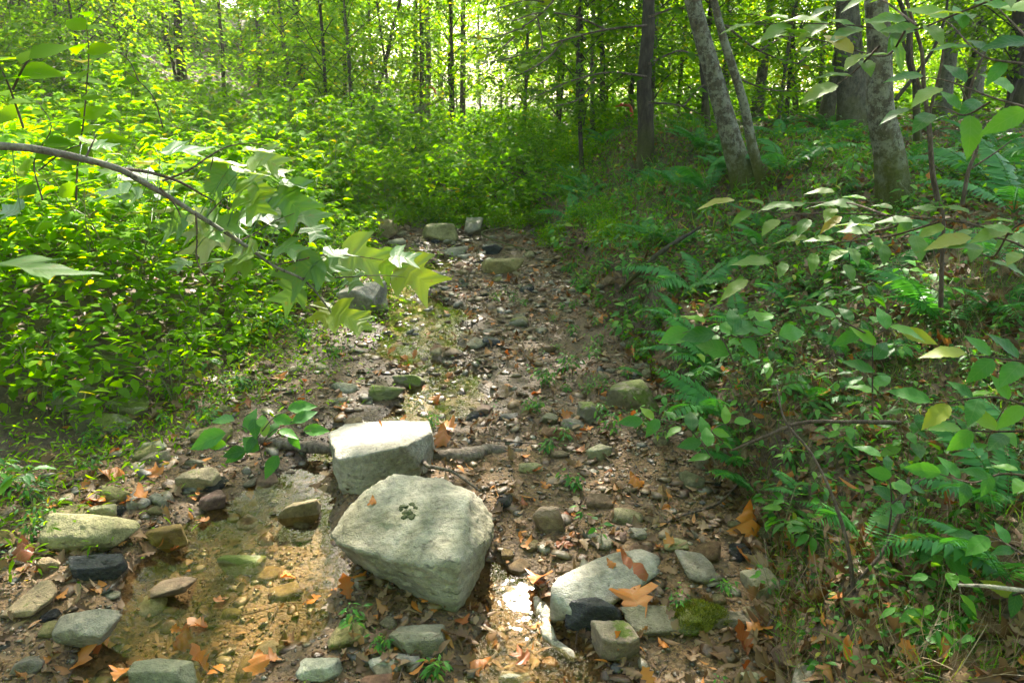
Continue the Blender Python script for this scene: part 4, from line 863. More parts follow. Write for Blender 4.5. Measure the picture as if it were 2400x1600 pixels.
stick('vine', tnd, [.0012, .0008], B_stem, 'thin curling tendril at the top of the tall sapling', 'vine', 4, 12)
# plant by the boulders
spray('leafy_plant', 'leafy green plant with long stalked oval leaves left of the sunlit boulder', [[(618, 1085), (600, 1030), (570, 1000), (530, 985)], [(605, 1050), (640, 1010), (690, 985), (715, 968)], [(600, 1060), (560, 1045), (510, 1040)], [(605, 1040), (660, 1020), (730, 1008)], [(600, 1030), (640, 980), (680, 962)]],
      62, (2.55, 2.6), OVATE_FINE, M_bank, 12, 40, .8, 1.0, 'plant', .003, None, [(482, 1030, 95, 200), (635, 1092, 60, -105), (597, 1003, 52, -70), (545, 1060, 60, 190), (588, 1040, 48, -110)])
# the drooping toothed branches over the bank
spray('beech_branch', 'yellowing toothed branch spreading above the middle of the bank', [[(2420, 560), (2250, 520), (2080, 505), (1950, 500), (1830, 500), (1720, 480)], [(2200, 520), (2080, 555), (1960, 570), (1850, 600), (1760, 650)], [(2080, 505), (1980, 475), (1860, 478)], [(2100, 530), (2000, 560), (1990, 620)]], 78, (1.6, 2.2), OVATE_FINE, M_beech, 21, 40, .5, .85)
spray('beech_branch', 'leafy branch hanging into the top right corner in front of the lichened trunk', [[(2420, -40), (2250, 30), (2120, 75), (2000, 60), (1850, 55), (1750, 60)], [(2120, 75), (2080, 130), (2010, 120), (1900, 90), (1810, 85)], [(2150, 60), (2040, -10), (1950, 20)], [(2060, 110), (2000, 170), (1960, 200)]], 88, (1.7, 2.3), OVATE_FINE, M_beech, 22, 46, .4, .8)
spray('beech_branch', 'large leaved branch at the right frame edge above the thin saplings', [[(2440, 260), (2330, 230), (2220, 190), (2150, 180)], [(2400, 150), (2300, 130), (2230, 60), (2180, 30)], [(2440, 120), (2380, 60), (2330, 10)], [(2320, 240), (2260, 270), (2200, 250), (2120, 260)]], 95, (1.6, 2.1), OVATE_FINE, M_bank, 23, 50, .6, .85)
spray('beech_branch', 'drooping branch of pale leaves at the right frame edge', [[(2440, 500), (2370, 540), (2330, 600), (2290, 590)], [(2440, 600), (2350, 560), (2250, 560)]], 90, (1.35, 1.5), OVATE_FINE, M_beech, 24, 46, .5, .9)
spray('leafy_plant', 'broad leaved shoot drooping over the bank at the right frame edge', [[(2440, 960), (2330, 930), (2230, 940), (2140, 950)], [(2440, 850), (2340, 840), (2260, 830)], [(2400, 1010), (2300, 1010), (2220, 1000)]], 85, (1.35, 1.6), OVATE_FINE, M_bank, 25, 42, .7, .95, 'plant')
spray('leafy_plant', 'upright broad leaved seedling in the middle of the bank', [[(2045, 960), (2045, 850), (2048, 770)], [(2046, 790), (1990, 760), (1950, 740)], [(2046, 790), (2100, 760), (2140, 780)]], 75, (1.85, 1.85), OVATE_FINE, M_bank, 26, 34, .7, .9, 'plant')
spray('leafy_plant', 'blue green lobed leaf cluster on the left part of the bank', [[(1720, 850), (1690, 790), (1650, 770), (1600, 780)], [(1700, 800), (1740, 760), (1800, 770)], [(1690, 780), (1740, 790), (1840, 780)]], 75, (2.2, 2.3), OVATE_FINE, M_bank, 27, 34, .7, 1.15, 'plant')
spray('leafy_plant', 'low leafy shoot over the gravel at the bank foot', [[(1680, 1090), (1620, 1010), (1560, 985), (1500, 985)], [(1640, 1040), (1680, 1000), (1720, 990)]], 55, (2.25, 2.4), OVATE_FINE, M_bank, 28, 26, .7, .95, 'plant')
spray('leafy_plant', 'pea green shoot with rounded leaves low on the bank', [[(2080, 1260), (2090, 1180), (2080, 1110), (2050, 1070)], [(2090, 1180), (2150, 1130), (2190, 1110)]], 55, (1.6, 1.65), OVATE_FINE, M_bank, 29, 30, .8, 1.15, 'plant')
spray('leafy_plant', 'cluster of light leaves at the lower right frame edge', [[(2440, 1120), (2350, 1110), (2280, 1130), (2200, 1110)], [(2400, 1300), (2330, 1260), (2260, 1250)], [(2420, 1380), (2360, 1400), (2330, 1420)]], 66, (1.2, 1.4), OVATE_FINE, M_bank, 30, 34, .7, 1.0, 'plant')
def bare(name, label, paths, r, y, mat=B_twig, cat='sapling'):
    st = Bag(); root = None
    for pth, k in zip(paths, range(99)):
        n = 30; Q = smooth_path([on_y(u, v, y) for u, v in pth], n); root = Q[0] if root is None else root; rr = r if k == 0 else r * .55; st.add(*tube(Q, np.linspace(rr, rr * .45, n), 6))
    me = st.mesh(name, mat); me.transform(__import__('mathutils').Matrix.Translation(-Vector(root))); return tag(ob(name, me, None, root), label, cat)
bare('sapling', 'thin straight sapling stem right of the lichened trunk', [[(2198, 470), (2185, 400), (2178, 300), (2165, 200), (2160, 120), (2130, 20), (2110, -60)], [(2170, 240), (2140, 150), (2138, 60)], [(2175, 280), (2210, 120), (2180, 60)]], .014, 3.6)
bare('sapling', 'crooked dark shrub stem forking right of the lichened trunk', [[(2150, 330), (2148, 260), (2145, 190), (2130, 140), (2128, 60), (2100, -20)], [(2098, 235), (2150, 170), (2190, 110), (2215, 40), (2225, -40)], [(2150, 190), (2120, 110), (2110, 60)]], .03, 5.6, B_dark)
bare('sapling', 'slender reddish sapling near the right frame edge', [[(2255, 480), (2270, 400), (2290, 340), (2272, 250), (2280, 190), (2310, 120)], [(2268, 400), (2330, 360), (2370, 330)], [(2272, 250), (2250, 200)]], .010, 3.3)
bare('sapling', 'pale sapling stem passing behind the yellowing branch', [[(2205, 720), (2208, 600), (2212, 520), (2205, 480)], [(2208, 600), (2240, 540)]], .009, 2.5)

# ------------------------------------------------------------------ the thicket on the left bank
def thicket_meshes(seed, Hh, nl, lsz, mat, tpl=OVATE, dense=.75):
    r2 = np.random.RandomState(seed); st = Bag(); lf = Bag(); ns = r2.randint(2, 4)
    for s_ in range(ns):
        hh = Hh * r2.uniform(.75, 1.1); lean = r2.normal(0, .25, 2); t = np.linspace(0, 1, 8); P = np.stack([lean[0] * hh * t ** 1.3, lean[1] * hh * t ** 1.3, hh * t], -1); st.add(*tube(P, np.linspace(.005, .0015, 8), 5))
        nb = r2.randint(7, 11)
        for k in range(nb):
            tt = .25 + .75 * (k + .5) / nb; p = np.array([np.interp(tt, t, P[:, c]) for c in range(3)]); a = k * 2.4 + r2.uniform(-.5, .5) + s_; Lb = hh * r2.uniform(.22, .42) * (1.15 - tt * .6); q = p + np.array([math.cos(a), math.sin(a), .35]) * Lb
            st.add(*tube([p, (p + q) / 2 + [0, 0, .02], q], .0012, 3)); m = max(2, int(nl * (.5 + tt)))
            f = r2.uniform(.3, 1.05, m); aa = a + r2.normal(0, .9, m); pp = p + (q - p) * f[:, None]; D0 = np.stack([np.cos(aa), np.sin(aa), r2.normal(-.12, .25, m)], -1); L = lsz * r2.uniform(.6, 1.15, m)
            lf.add(*scatter(tpl, pp, rot_frames(D0, np.array([0, 0, 1.]) + r2.normal(0, .28, (m, 3))), np.stack([L * r2.uniform(.85, 1.2, m), L, L], -1)))
    return st.mesh('stem', B_stem), lf.mesh('leaves', mat)
TH = [thicket_meshes(k, .95, 8, .085, M_thicket) for k in range(6)]
TS = [thicket_meshes(k + 20, .32, 4, .045, M_thicket) for k in range(4)]
rs = np.random.RandomState(23); k = 0; spots = []
while len(spots) < 190:
    y = 2.5 + 9 * rs.rand() ** 1.1; x = np.interp(y, YL, XL) - .1 - 6.5 * rs.rand() ** 1.1
    if x < -.82 * y - .3 or (spots and min((x - a) ** 2 + (y - b_) ** 2 for a, b_ in spots) < .05 + .003 * y): continue
    if y < 3.3 and rs.rand() < .6: continue
    spots.append((x, y))
for i_, (x, y) in enumerate(spots):
    edge = np.interp(y, YL, XL) - x < .55 or (y < 3.6)
    a, b_ = (TS[rs.randint(4)] if edge else TH[rs.randint(6)]); zn = 'below the grey branch' if y < 4.2 else ('near the stream boulders' if x > -2.6 and y < 8 else ('at the foot of the hillside' if x < -4.6 else ('at the far end by the stream head' if y > 8.5 else 'behind the grey branch')))
    lb = ('low plant edging the left thicket ' if edge else 'bright leafy plant in the left thicket ') + zn; r = empty('thicket_plant', (x, y, h1(x, y)), lb, 'plant', lb.replace('plant', 'plants'))
    s_ = rs.uniform(.8, 1.2) * (1 + .02 * y); r.scale = (s_, s_, s_ * (1 if edge else rs.uniform(.75, 1.05))); r.rotation_euler = (0, 0, rs.rand() * 6.28); ob('stem', a, r); ob('leaves', b_, r)
def cover(name, label, n, seed, region, hfun, lsz, tpl, mat, tilt=.3, cat='undergrowth'):
    r2 = np.random.RandomState(seed); x, y = region(r2, n); n = len(x); g = height(x, y, False); hh = hfun(r2, x, y, n)
    a = r2.rand(n) * 6.28; D0 = np.stack([np.cos(a), np.sin(a), r2.normal(-.15, .3, n)], -1); L = r2.uniform(lsz[0], lsz[1], n) * (1 + .04 * np.maximum(0, y - 4)); b = Bag()
    b.add(*scatter(tpl, np.stack([x, y, g + hh], -1), rot_frames(D0, np.array([0, 0, 1.]) + r2.normal(0, tilt, (n, 3))), L))
    return tag(ob(name, b.mesh(name, mat)), label, cat, kind='stuff')
def r_thick(r2, n):
    y = 2.9 + 10 * r2.rand(n) ** 1.05; x = np.interp(y, YL, XL) - .15 - 8 * r2.rand(n); k = (x > -.9 * y - .6) & (vnoise(xyz(x * 1.1, y * 1.1), 61) + r2.rand(n) > .1); return x[k], y[k]
def h_thick(r2, x, y, n):
    top = (.25 + .7 * ss(.2, 1.4, np.interp(y, YL, XL) - x)) * (.75 + .35 * vnoise(xyz(x * 1.5, y * 1.5), 62)); return top * r2.rand(n) ** .38
cover('undergrowth', 'mass of small bright leaves filling the thicket on the left bank', 70000, 1, r_thick, h_thick, (.045, .095), OVATE, M_thicket)
def r_rb(r2, n):
    y = 3.6 + 8 * r2.rand(n); x = np.interp(y, YR, XR) + 6 * r2.rand(n) ** 1.5 - .05; k = (x < .95 * y) & (vnoise(xyz(x * 1.3, y * 1.3), 64) + r2.rand(n) * 1.2 > .35); return x[k], y[k]
cover('ground_cover', 'low mixed green ground cover on the upper right bank', 14000, 2, r_rb, lambda r2, x, y, n: .02 + .16 * r2.rand(n) ** 1.6, (.02, .055), OVATE, M_shrub, .4)
def r_rb2(r2, n):
    y = 1.2 + 4 * r2.rand(n) ** 1.2; x = np.interp(y, YR, XR) + .03 + 2.6 * r2.rand(n) ** 1.1; k = (x < .85 * y) & (vnoise(xyz(x * 2.3, y * 2.3), 66) + r2.rand(n) > .45); return x[k], y[k]
cover('ground_cover', 'tiny seedlings and creeping leaves between litter on the near right bank', 32000, 3, r_rb2, lambda r2, x, y, n: .01 + .09 * r2.rand(n) ** 1.5, (.012, .032), OVATE, M_bank, .4)
def r_le(r2, n):
    y = 1.9 + 5 * r2.rand(n) ** 1.2; x = np.interp(y, YL, XL) + r2.normal(-.05, .3, n); return x, y
cover('ground_cover', 'low narrow leaves where the left thicket meets the gravel', 9000, 5, r_le, lambda r2, x, y, n: .01 + .14 * r2.rand(n), (.02, .05), LANCE, M_thicket, .4)
def r_hill(r2, n):
    y = 8 + 30 * r2.rand(n) ** 1.2; x = r2.uniform(-.9, .9, n) * y; k = (y > 10.5) | (x < -5.5); return x[k], y[k]
cover('ground_cover', 'patchy green ground cover over the far forest floor and hillside', 60000, 6, r_hill, lambda r2, x, y, n: .04 + .7 * r2.rand(n) ** 1.5 * (.5 + .5 * vnoise(xyz(x * .6, y * .6), 68)), (.06, .12), QUAD, M_shrub, .4)
# grass and dead straw on the near bank
def grass(n, seed, reg, hgt, mat, label, wdt=.05, name='grass'):
    r2 = np.random.RandomState(seed); x, y = reg(r2, n); n = len(x); z = height(x, y); b = Bag()
    D0 = np.stack([r2.normal(0, .55, n), r2.normal(-.1, .55, n), np.ones(n)], -1); b.add(*scatter(blade(4, wdt, .35, fold=.1, curl=-.5), np.stack([x, y, z], -1), rot_frames(D0, r2.normal(0, 1, (n, 3))), hgt * r2.uniform(.4, 1.3, n)))
    tag(ob(name, b.mesh(name, mat)), label, 'grass', kind='stuff')
def r_gr(r2, n):
    y = 1.15 + 2.2 * r2.rand(n) ** 1.3; x = np.interp(y, YR, XR) + .02 + 1.3 * r2.rand(n) ** 1.4; k = vnoise(xyz(x * 4, y * 4), 71) + r2.rand(n) * .6 > .15; return x[k], y[k]
grass(7000, 1, r_gr, .07, M_grass, 'fine green grass and moss threads on the near right bank', .035)
M_straw = leaf_mat('dead straw', [(0, (.18, .12, .07)), (.6, (.30, .22, .13)), (1, (.12, .07, .04))], .15, (1.2, 1.1, .8))
grass(6000, 2, r_gr, .11, M_straw, 'thin dead stalks and rootlets on the near right bank', .018, 'dry_grass')
def r_gr2(r2, n):
    y = 5 + 5 * r2.rand(n); x = np.interp(y, YR, XR) + r2.rand(n) * 2.5; return x, y
grass(3500, 3, r_gr2, .16, M_grass, 'soft green grass on the far end of the right bank', .05)

# ------------------------------------------------------------------ shrubs round the head of the stream
def shrub_meshes(seed, R, n, lsz, mat):
    r2 = np.random.RandomState(seed); D0 = r2.normal(0, 1, (n, 3)); D0 /= np.linalg.norm(D0, axis=1)[:, None]; D0[:, 2] = np.abs(D0[:, 2]); r = R * (r2.rand(n) ** .4) * (1 + .4 * vnoise(D0 * 2.2 + seed, seed))
    P = D0 * r[:, None] * np.array([1.2, 1.1, .85]); k = vnoise(P * 3.2 / R * .6, seed + 3) > -.35; P = P[k]; n = len(P); a = r2.rand(n) * 6.28; lf = Bag()
    lf.add(*scatter(OVATE, P, rot_frames(np.stack([np.cos(a), np.sin(a), r2.normal(-.2, .3, n)], -1), np.array([0, 0, 1.]) + r2.normal(0, .4, (n, 3))), lsz * r2.uniform(.6, 1.2, n)))
    st = Bag()
    for k in range(9):
        q = P[r2.randint(n)]; st.add(*tube(smooth_path([(0, 0, -.05), q * [.3, .3, .6], q], 8), np.linspace(.012, .003, 8), 5))
    return st.mesh('stem', B_twig), lf.mesh('leaves', mat)
SH = [shrub_meshes(k, .8, 5200, .06, M_shrub if k % 2 else M_thicket) for k in range(4)]
SHL = ['rounded green shrub above the pale rounded boulder', 'shaded shrub overhanging the head of the stream', 'leafy shrub left of the tall rounded rock', 'bright topped shrub behind the stream rocks', 'low shrub closing the end of the stream bed', 'green shrub beside the dark gap in the far bank', 'shrub at the right side of the far bank',
       'dense shrub where the left thicket meets the far rocks', 'pale leafed shrub in the sunny middle distance', 'shrub below the leaning dark pole tree', 'shrub behind the shaded wide rock', 'small shrub on the top of the far bank', 'loose shrub right of the sunny gap', 'shrub in front of the dark central trunk']
for i_, (x, y, s_) in enumerate([(-1.15, 9.1, 1.55), (-.15, 9.3, 1.5), (-2.3, 8.9, 1.3), (-1.6, 10.8, 1.5), (-.65, 8.55, .75), (.45, 10.6, .9), (1.0, 9.6, .6), (-2.4, 7.9, .8), (-.4, 11.8, 1.2), (-2.8, 11.5, 1.2), (-1.7, 9.3, .8), (.2, 12.5, 1.1), (1.2, 12.0, 1.0), (.8, 8.4, .5)]):
    a, b_ = SH[i_ % 4]; r = empty('shrub', (x, y, h1(x, y) - .1), SHL[i_], 'shrub', 'shrubs at the head of the stream'); r.scale = (s_,) * 3; r.rotation_euler = (0, 0, i_ * 1.7); ob('stem', a, r); ob('leaves', b_, r)

# ------------------------------------------------------------------ trees
def trunk_mesh(P, r0, r1, mat, seed, flare=.35, seg=20, n=70, origin=None):
    Q = smooth_path(P, n); z = Q[:, 2] - Q[0, 2]; t = np.linspace(0, 1, n); R = (r0 + (r1 - r0) * t ** .8) * (1 + flare * np.exp(-z / .22)); V, F, uv = tube(Q, R, seg)
    C = np.repeat(Q, seg, 0); a = np.tile(np.arange(seg) / seg * 6.283, n); rootf = 1 + (.22 * np.cos(a * 4 + seed) * np.exp(-np.repeat(z, seg) / .25)); V = C + (V - C) * rootf[:, None] * (1 + .07 * fbm(V * [5, 5, 1.5] + seed, seed, 3))[:, None]
    o = Q[0] if origin is None else origin; return V - o, F, uv
NEAR = [  # base pixel, pixel at the frame top, base depth, depth at the top, radius, height, bark, label
 ((1745, 440), (1622, 0), None, 5.6, .095, 13, B_lichen, 'thick leaning lichened trunk, left one of the two leaning trunks on the bank'),
 ((1792, 455), (1672, 0), None, 5.3, .042, 10, B_lichen, 'thin leaning lichened trunk crossing close beside the thick leaning one'),
 ((2095, 480), (2052, 0), None, 4.9, .098, 14, B_lichen, 'pale lichen blotched trunk with a mossy foot standing on the bank'),
 ((2000, 325), (1985, 0), 8.6, 8.8, .185, 17, B_rough, 'massive dark mottled trunk behind the pale lichen blotched trunk'),
 ((1928, 318), (1980, 60), 9.2, 9.4, .10, 13, B_rough, 'dark trunk leaning against the massive mottled trunk'),
 ((1512, 388), (1520, 0), None, 7.5, .10, 14, B_dark, 'dark straight trunk standing on the bank right of the stream end'),
 ((1360, 325), (1358, 0), 12.5, 12.5, .09, 14, B_dark, 'dark trunk behind the shrubs left of the dark straight trunk'),
 ((1412, 332), (1405, 0), 13, 13, .06, 12, B_dark, 'slim trunk with red tape between two dark trunks'),
 ((1655, 385), (1640, 0), 8.2, 8.2, .035, 10, B_dark, 'thin dark trunk just left of the thick leaning trunk'),
 ((2190, 345), (2245, 0), 11, 11.5, .13, 14, B_grey, 'pale grey leaning trunk right of the lichen blotched trunk'),
 ((2265, 330), (2300, 0), 12.5, 13, .17, 15, B_grey, 'second pale grey leaning trunk further right'),
 ((2375, 310), (2392, 0), 9.5, 9.5, .125, 15, B_dark, 'dark trunk at the right frame edge'),
 ((1765, 345), (1800, 60), 11, 11.5, .10, 13, B_rough, 'shaded trunk seen between the leaning trunks'),
 ((1000, 272), (1002, 0), 19, 19, .09, 18, B_grey, 'brown grey straight trunk with red tape in the sunny background'),
 ((1056, 258), (1057, 0), 18, 18, .06, 17, B_dark, 'dark straight pole trunk right of the brown grey trunk'),
 ((1083, 282), (1086, 0), 17, 17, .08, 17, B_rough, 'greenish trunk beside the dark straight pole trunk'),
 ((858, 275), (938, 0), 16, 16.5, .055, 13, B_dark, 'dark pole tree leaning right in the sunny background'),
 ((922, 275), (900, 130), 16, 16, .045, 9, B_dark, 'short thin trunk leaning left behind the leaning pole tree'),
 ((968, 270), (975, 0), 20, 20, .075, 16, B_rough, 'mossy trunk left of the brown grey straight trunk'),
 ((705, 220), (692, 0), 18, 18, .11, 16, B_dark, 'dark trunk standing alone at the top of the left thicket'),
 ((414, 112), (414, 0), 16, 16, .115, 15, B_dark, 'thick dark trunk on the left hillside'),
 ((385, 105), (382, 0), 18, 18, .09, 15, B_dark, 'trunk just left of the thick dark hillside trunk'),
 ((610, 215), (600, 0), 20, 20, .08, 15, B_rough, 'shaded trunk between the hillside and the lone dark trunk'),
 ((805, 265), (812, 0), 19, 19, .06, 13, B_rough, 'slim trunk left of the leaning pole tree'),
 ((985, 270), (985, 0), 15, 15, .035, 10, B_rough, 'very thin trunk in front of the mossy background trunk'),
 ((520, 185), (512, 0), 17, 17, .05, 11, B_dark, 'thin dark stem at the right foot of the hillside'),
 ((1480, 300), (1470, 0), 17, 17, .08, 13, B_rough, 'faint trunk behind the dark straight trunk'),
 ((1690, 330), (1712, 0), 15, 15, .09, 13, B_rough, 'greenish trunk far behind the leaning trunks'),
 ((1860, 320), (1850, 0), 14, 14, .06, 12, B_rough, 'thin trunk left of the massive mottled trunk'),
 ((40, 70), (36, 0), 15, 15, .12, 14, B_dark, 'trunk on the hillside at the left frame edge'),
]
trees = []
for i_, (bp, tp, yb, yt, r, hh, mat, lab) in enumerate(NEAR):
    if yb is None: b0 = gp(*bp)
    else: b0 = on_y(bp[0], bp[1], yb); b0[2] = h1(b0[0], b0[1])
    t0 = on_y(tp[0], tp[1], yt if yb else b0[1] - .03); d = (t0 - b0); k = hh / max(d[2], .5); n = 8
    mid = b0 + d * .5 + np.array([.0025 * hh * math.sin(i_ * 2.1), 0, 0]) * 1.0
    top = b0 + d * max(k, 1.8)
    P = [b0 - d / np.linalg.norm(d) * .15, b0 + d * .25, mid, b0 + d * .8, t0, b0 + d * 1.3, (b0 + d * 1.3) * .55 + top * .45, top]
    root = empty('tree', b0, lab, 'tree'); V, F, uv = trunk_mesh(P, r, r * .42, mat, i_, .35 if r > .09 else .15, 22 if yb is None else 12, 90 if yb is None else 50, b0); ob('trunk', mk('trunk', V, F, mat, True, uv), root)
    trees.append((root, b0, top, r))

# sun dapples: where light should reach the ground (x, y of the spot projected along the sun to z = 0, radii)
def along(p): return np.array([p[0] - S[0] / S[2] * p[2], p[1] - S[1] / S[2] * p[2]])
LIT = []
def lit(u, v, z, rx, ry, k=1.0, y=None):
    p = on_y(u, v, y) if y else np.array([*on_z(u, v, z), z]); LIT.append((*along(p), rx + .08, ry + .10, k))
lit(890, 1030, .2, .20, .12); lit(200, 230, 0, .35, .5, .95, 2.6); lit(60, 250, 0, .35, .45, .95, 2.3); lit(570, 1390, 0, .17, .16); lit(690, 1280, 0, .06, .05); lit(1190, 1400, 0, .09, .05); lit(1180, 1550, 0, .09, .04); lit(1320, 1375, .08, .06, .03); lit(860, 1140, .25, .03, -.05, .9); lit(1120, 1180, .22, -.03, .0, .8); lit(720, 1170, .1, -.02, -.04)
lit(830, 670, .3, .12, .08); lit(960, 700, .05, .1, .1, .6); lit(1060, 610, .1, .15, .1, .6); lit(300, 1380, 0, .06, .05, .8); lit(900, 620, .2, .3, .25); lit(640, 1010, .1, .1, .03, .7); lit(1370, 1290, .05, .08, .04, .8); lit(400, 430, 0, .34, .16, .9, 1.6); lit(600, 450, 0, .18, .10, .9, 1.7); lit(880, 610, 0, .10, .03, .8, 1.9)
LIT = np.array(LIT)
def shade(qx, qy):
    """how much of the canopy is kept above the ground point whose sunlight it would stop"""
    xl = np.interp(qy, YL, XL)
    k = np.ones_like(qx)
    th = ss(-.1, .6, xl - qx) * ss(1.7, 2.5, qy) * ss(-7.6, -6.2, qx)
    k = k * (1 - .96 * th)
    k = k * (1 - .85 * ss(6.5, 8.5, qy) * (1 - ss(1.5, 3.5, np.abs(qx + .8))))
    k = k * (1 - .85 * ss(6.5, 9, qy))
    k = np.maximum(k, .6 * (1 - ss(.8, 1.6, np.abs(qx + .6))) * ss(6.4, 7.0, qy) * (1 - ss(8.2, 9.2, qy)))
    for (a, b_, rx, ry, s_) in LIT: k = k * (1 - s_ * (1 - ss(.75, 1.15, np.sqrt(((qx - a) / rx) ** 2 + ((qy - b_) / ry) ** 2))))
    return k
rs = np.random.RandomState(99); n = 250000
qx = rs.uniform(-15, 10.5, n); qy = rs.uniform(-2.5, 13.5, n); cz = 6.6 + 9.5 * rs.rand(n) ** 1.0; cz = np.where(qx < -7.5, 9 + 9 * rs.rand(n), cz)
far = rs.rand(n) < .22; qx[far] = rs.uniform(-22, 22, far.sum()); qy[far] = rs.uniform(13, 36, far.sum()); cz[far] = 8 + 12 * rs.rand(far.sum())
hi = rs.rand(n) < .10; qx[hi] = rs.uniform(-15, 2, hi.sum()); qy[hi] = rs.uniform(9, 17, hi.sum()); cz[hi] = 13 + 10 * rs.rand(hi.sum()); far |= hi  # far and hi leaves added to block bright sky mirrored in the water
dens = shade(qx, qy) * (vnoise(xyz(qx * 1.1, qy * 1.1), 81) * .35 + .78 - .18 * (rs.rand(n)))
kp = rs.rand(n) < np.where(far, .2, np.clip(dens, 0, 1) * np.where(shade(qx, qy) > .2, 1, .25))
qx, qy, cz = qx[kp], qy[kp], cz[kp]; n = len(qx)
px_ = qx + S[0] / S[2] * cz; py_ = qy + S[1] / S[2] * cz
a = rs.rand(n) * 6.28; CD = np.stack([np.cos(a), np.sin(a), rs.normal(-.15, .3, n)], -1); CM = rot_frames(CD, np.array([0, 0, 1.]) + rs.normal(0, .35, (n, 3))); CL = rs.uniform(.12, .20, n) * np.where(qy > 13.5, 1.6, 1); CP = np.stack([px_, py_, cz], -1)
back = [((-3.2, -4.5), 'unseen tree added behind the viewer on the left to cut sky fill'), ((3.4, -5.0), 'unseen tree added behind the viewer on the right to cut sky fill'), ((.3, -10.0), 'unseen tree added further behind the viewer to cut sky fill')]  # added out of view to weaken the sky fill from behind
for i_, ((x, y), lab) in enumerate(back):
    b0 = np.array([x, y, h1(x, y)]); top = b0 + [.3, .2, 13]; root = empty('tree', b0, lab, 'tree'); V, F, uv = trunk_mesh([b0 - [0, 0, .2], b0 + [0, .1, 3], b0 + [.2, .1, 8], top], .14, .05, B_dark, i_, .3, 12, 40, b0); ob('trunk', mk('trunk', V, F, B_dark, True, uv), root); trees.append((root, b0, top, .14))
nb_ = 34000; bx = rs.uniform(-12, 12, nb_); by = rs.uniform(-16, -1.5, nb_); bz = rs.uniform(3.6, 13, nb_); a = rs.rand(nb_) * 6.28  # unseen leaves added behind the camera to dim the frontal fill
CP = np.vstack([CP, np.stack([bx, by, bz], -1)]); CM = np.concatenate([CM, rot_frames(np.stack([np.cos(a), np.sin(a), rs.normal(-.15, .3, nb_)], -1), np.array([0, 0, 1.]) + rs.normal(0, .6, (nb_, 3)))]); CL = np.concatenate([CL, rs.uniform(.18, .3, nb_)])
own = [t for t in trees if t[3] >= .08]; TP = np.array([t[2] for t in own]); who = np.argmin(((CP[:, None, :2] - TP[None, :, :2]) ** 2).sum(-1), 1)
for i_, (root, b0, top, r) in enumerate(own):
    m = who == i_
    if m.sum() < 30: continue
    b = Bag(); b.add(*scatter(QUAD, CP[m] - b0, CM[m], CL[m] * 1.0)); ob('crown', b.mesh('crown', M_tree), root)  # out-of-view leaves laid out to steer sun and shade, hung on nearest tree
    lb = Bag(); idx = np.where(m)[0]
    for k in rs.choice(idx, min(9, len(idx)), replace=False):
        e_ = CP[k] - b0; s0 = (top - b0) * min(.92, max(.4, (e_[2] - 1.5) / (top - b0)[2])); lb.add(*tube(smooth_path([s0, s0 * .5 + e_ * .5 + [0, 0, .4], e_], 10), np.linspace(.035, .006, 10), 5))
    ob('limbs', lb.mesh('limbs', B_dark), root)

# understory: small trees with layered leaf sprays, near dark ones and far sunny ones
def crown_mesh(seed, R, Hh, nspray, nleaf, lsz, mat, z0=.8, tpl=QUAD):
    r2 = np.random.RandomState(seed); lf = Bag(); st = Bag(); P, M, L = [], [], []
    for k in range(nspray):
        z = z0 + (Hh - z0) * (k + r2.rand()) / nspray; a = k * 2.4 + r2.normal(0, .4); rr = R * (1 - .45 * abs(z / Hh - .45)) * r2.uniform(.55, 1.15); e_ = np.array([math.cos(a) * rr, math.sin(a) * rr, z + .22 * rr]); s0 = np.array([0, 0, z - .25 * rr])
        Q = smooth_path([s0, (s0 + e_) / 2 + [0, 0, .12 * rr], e_ - [0, 0, .08 * rr]], 8); st.add(*tube(Q, np.linspace(.011, .003, 8), 4)); t = r2.rand(nleaf) ** .7 * 1.12; wv = (.10 + .26 * t) * rr
        p = np.stack([np.interp(t, np.linspace(0, 1, 8), Q[:, c]) for c in range(3)], -1); sd = np.array([-math.sin(a), math.cos(a), 0]); off = r2.uniform(-1, 1, nleaf) * wv
        p = p + sd * off[:, None] + np.stack([0 * t, 0 * t, r2.normal(-.02, .05, nleaf) * R - .15 * np.abs(off)], -1); aa = a + np.sign(off) * .8 + r2.normal(0, .5, nleaf)
        P.append(p); M.append(rot_frames(np.stack([np.cos(aa), np.sin(aa), r2.normal(-.25, .25, nleaf)], -1), np.array([0, 0, 1.]) + r2.normal(0, .3, (nleaf, 3)))); L.append(lsz * r2.uniform(.6, 1.2, nleaf))
    lf.add(*scatter(tpl, np.concatenate(P), np.concatenate(M), np.concatenate(L))); return st.mesh('limbs', B_dark), lf.mesh('crown', mat)
UN = [crown_mesh(k, 1.7, 6.5, 32, 120, .13, M_tree, .5) for k in range(5)]
UM = [crown_mesh(k + 30, 1.6, 5.5, 30, 170, .09, M_tree, .6, OVATE) for k in range(4)]
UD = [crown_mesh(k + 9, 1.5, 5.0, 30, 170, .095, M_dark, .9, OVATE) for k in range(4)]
UF = [crown_mesh(k + 19, 2.8, 11, 40, 90, .24, M_tree, .8) for k in range(4)]
def under(x, y, pool, s_, lab, group, k, bark=B_dark, r=.035, hh=6):
    z = h1(x, y); root = empty('understory_tree', (x, y, z), lab, 'tree', group); root.rotation_euler = (0, 0, k * 1.3); root.scale = (s_,) * 3
    c, l = pool[k % len(pool)]; ob('limbs', c, root); ob('crown', l, root); ob('trunk', UT[k % 4] if hh < 8 else UT2[k % 3], root)
UT = []; UT2 = []
for k in range(4):
    V, F, uv = trunk_mesh([(0, 0, -.1), (.08 * (k - 1.5), .03, 2), (0, .1, 4), (.05, 0, 6.4)], .038, .008, B_dark, k, .2, 8, 30, np.zeros(3)); UT.append(mk('trunk', V, F, (B_dark, B_rough)[k % 2], True, uv))
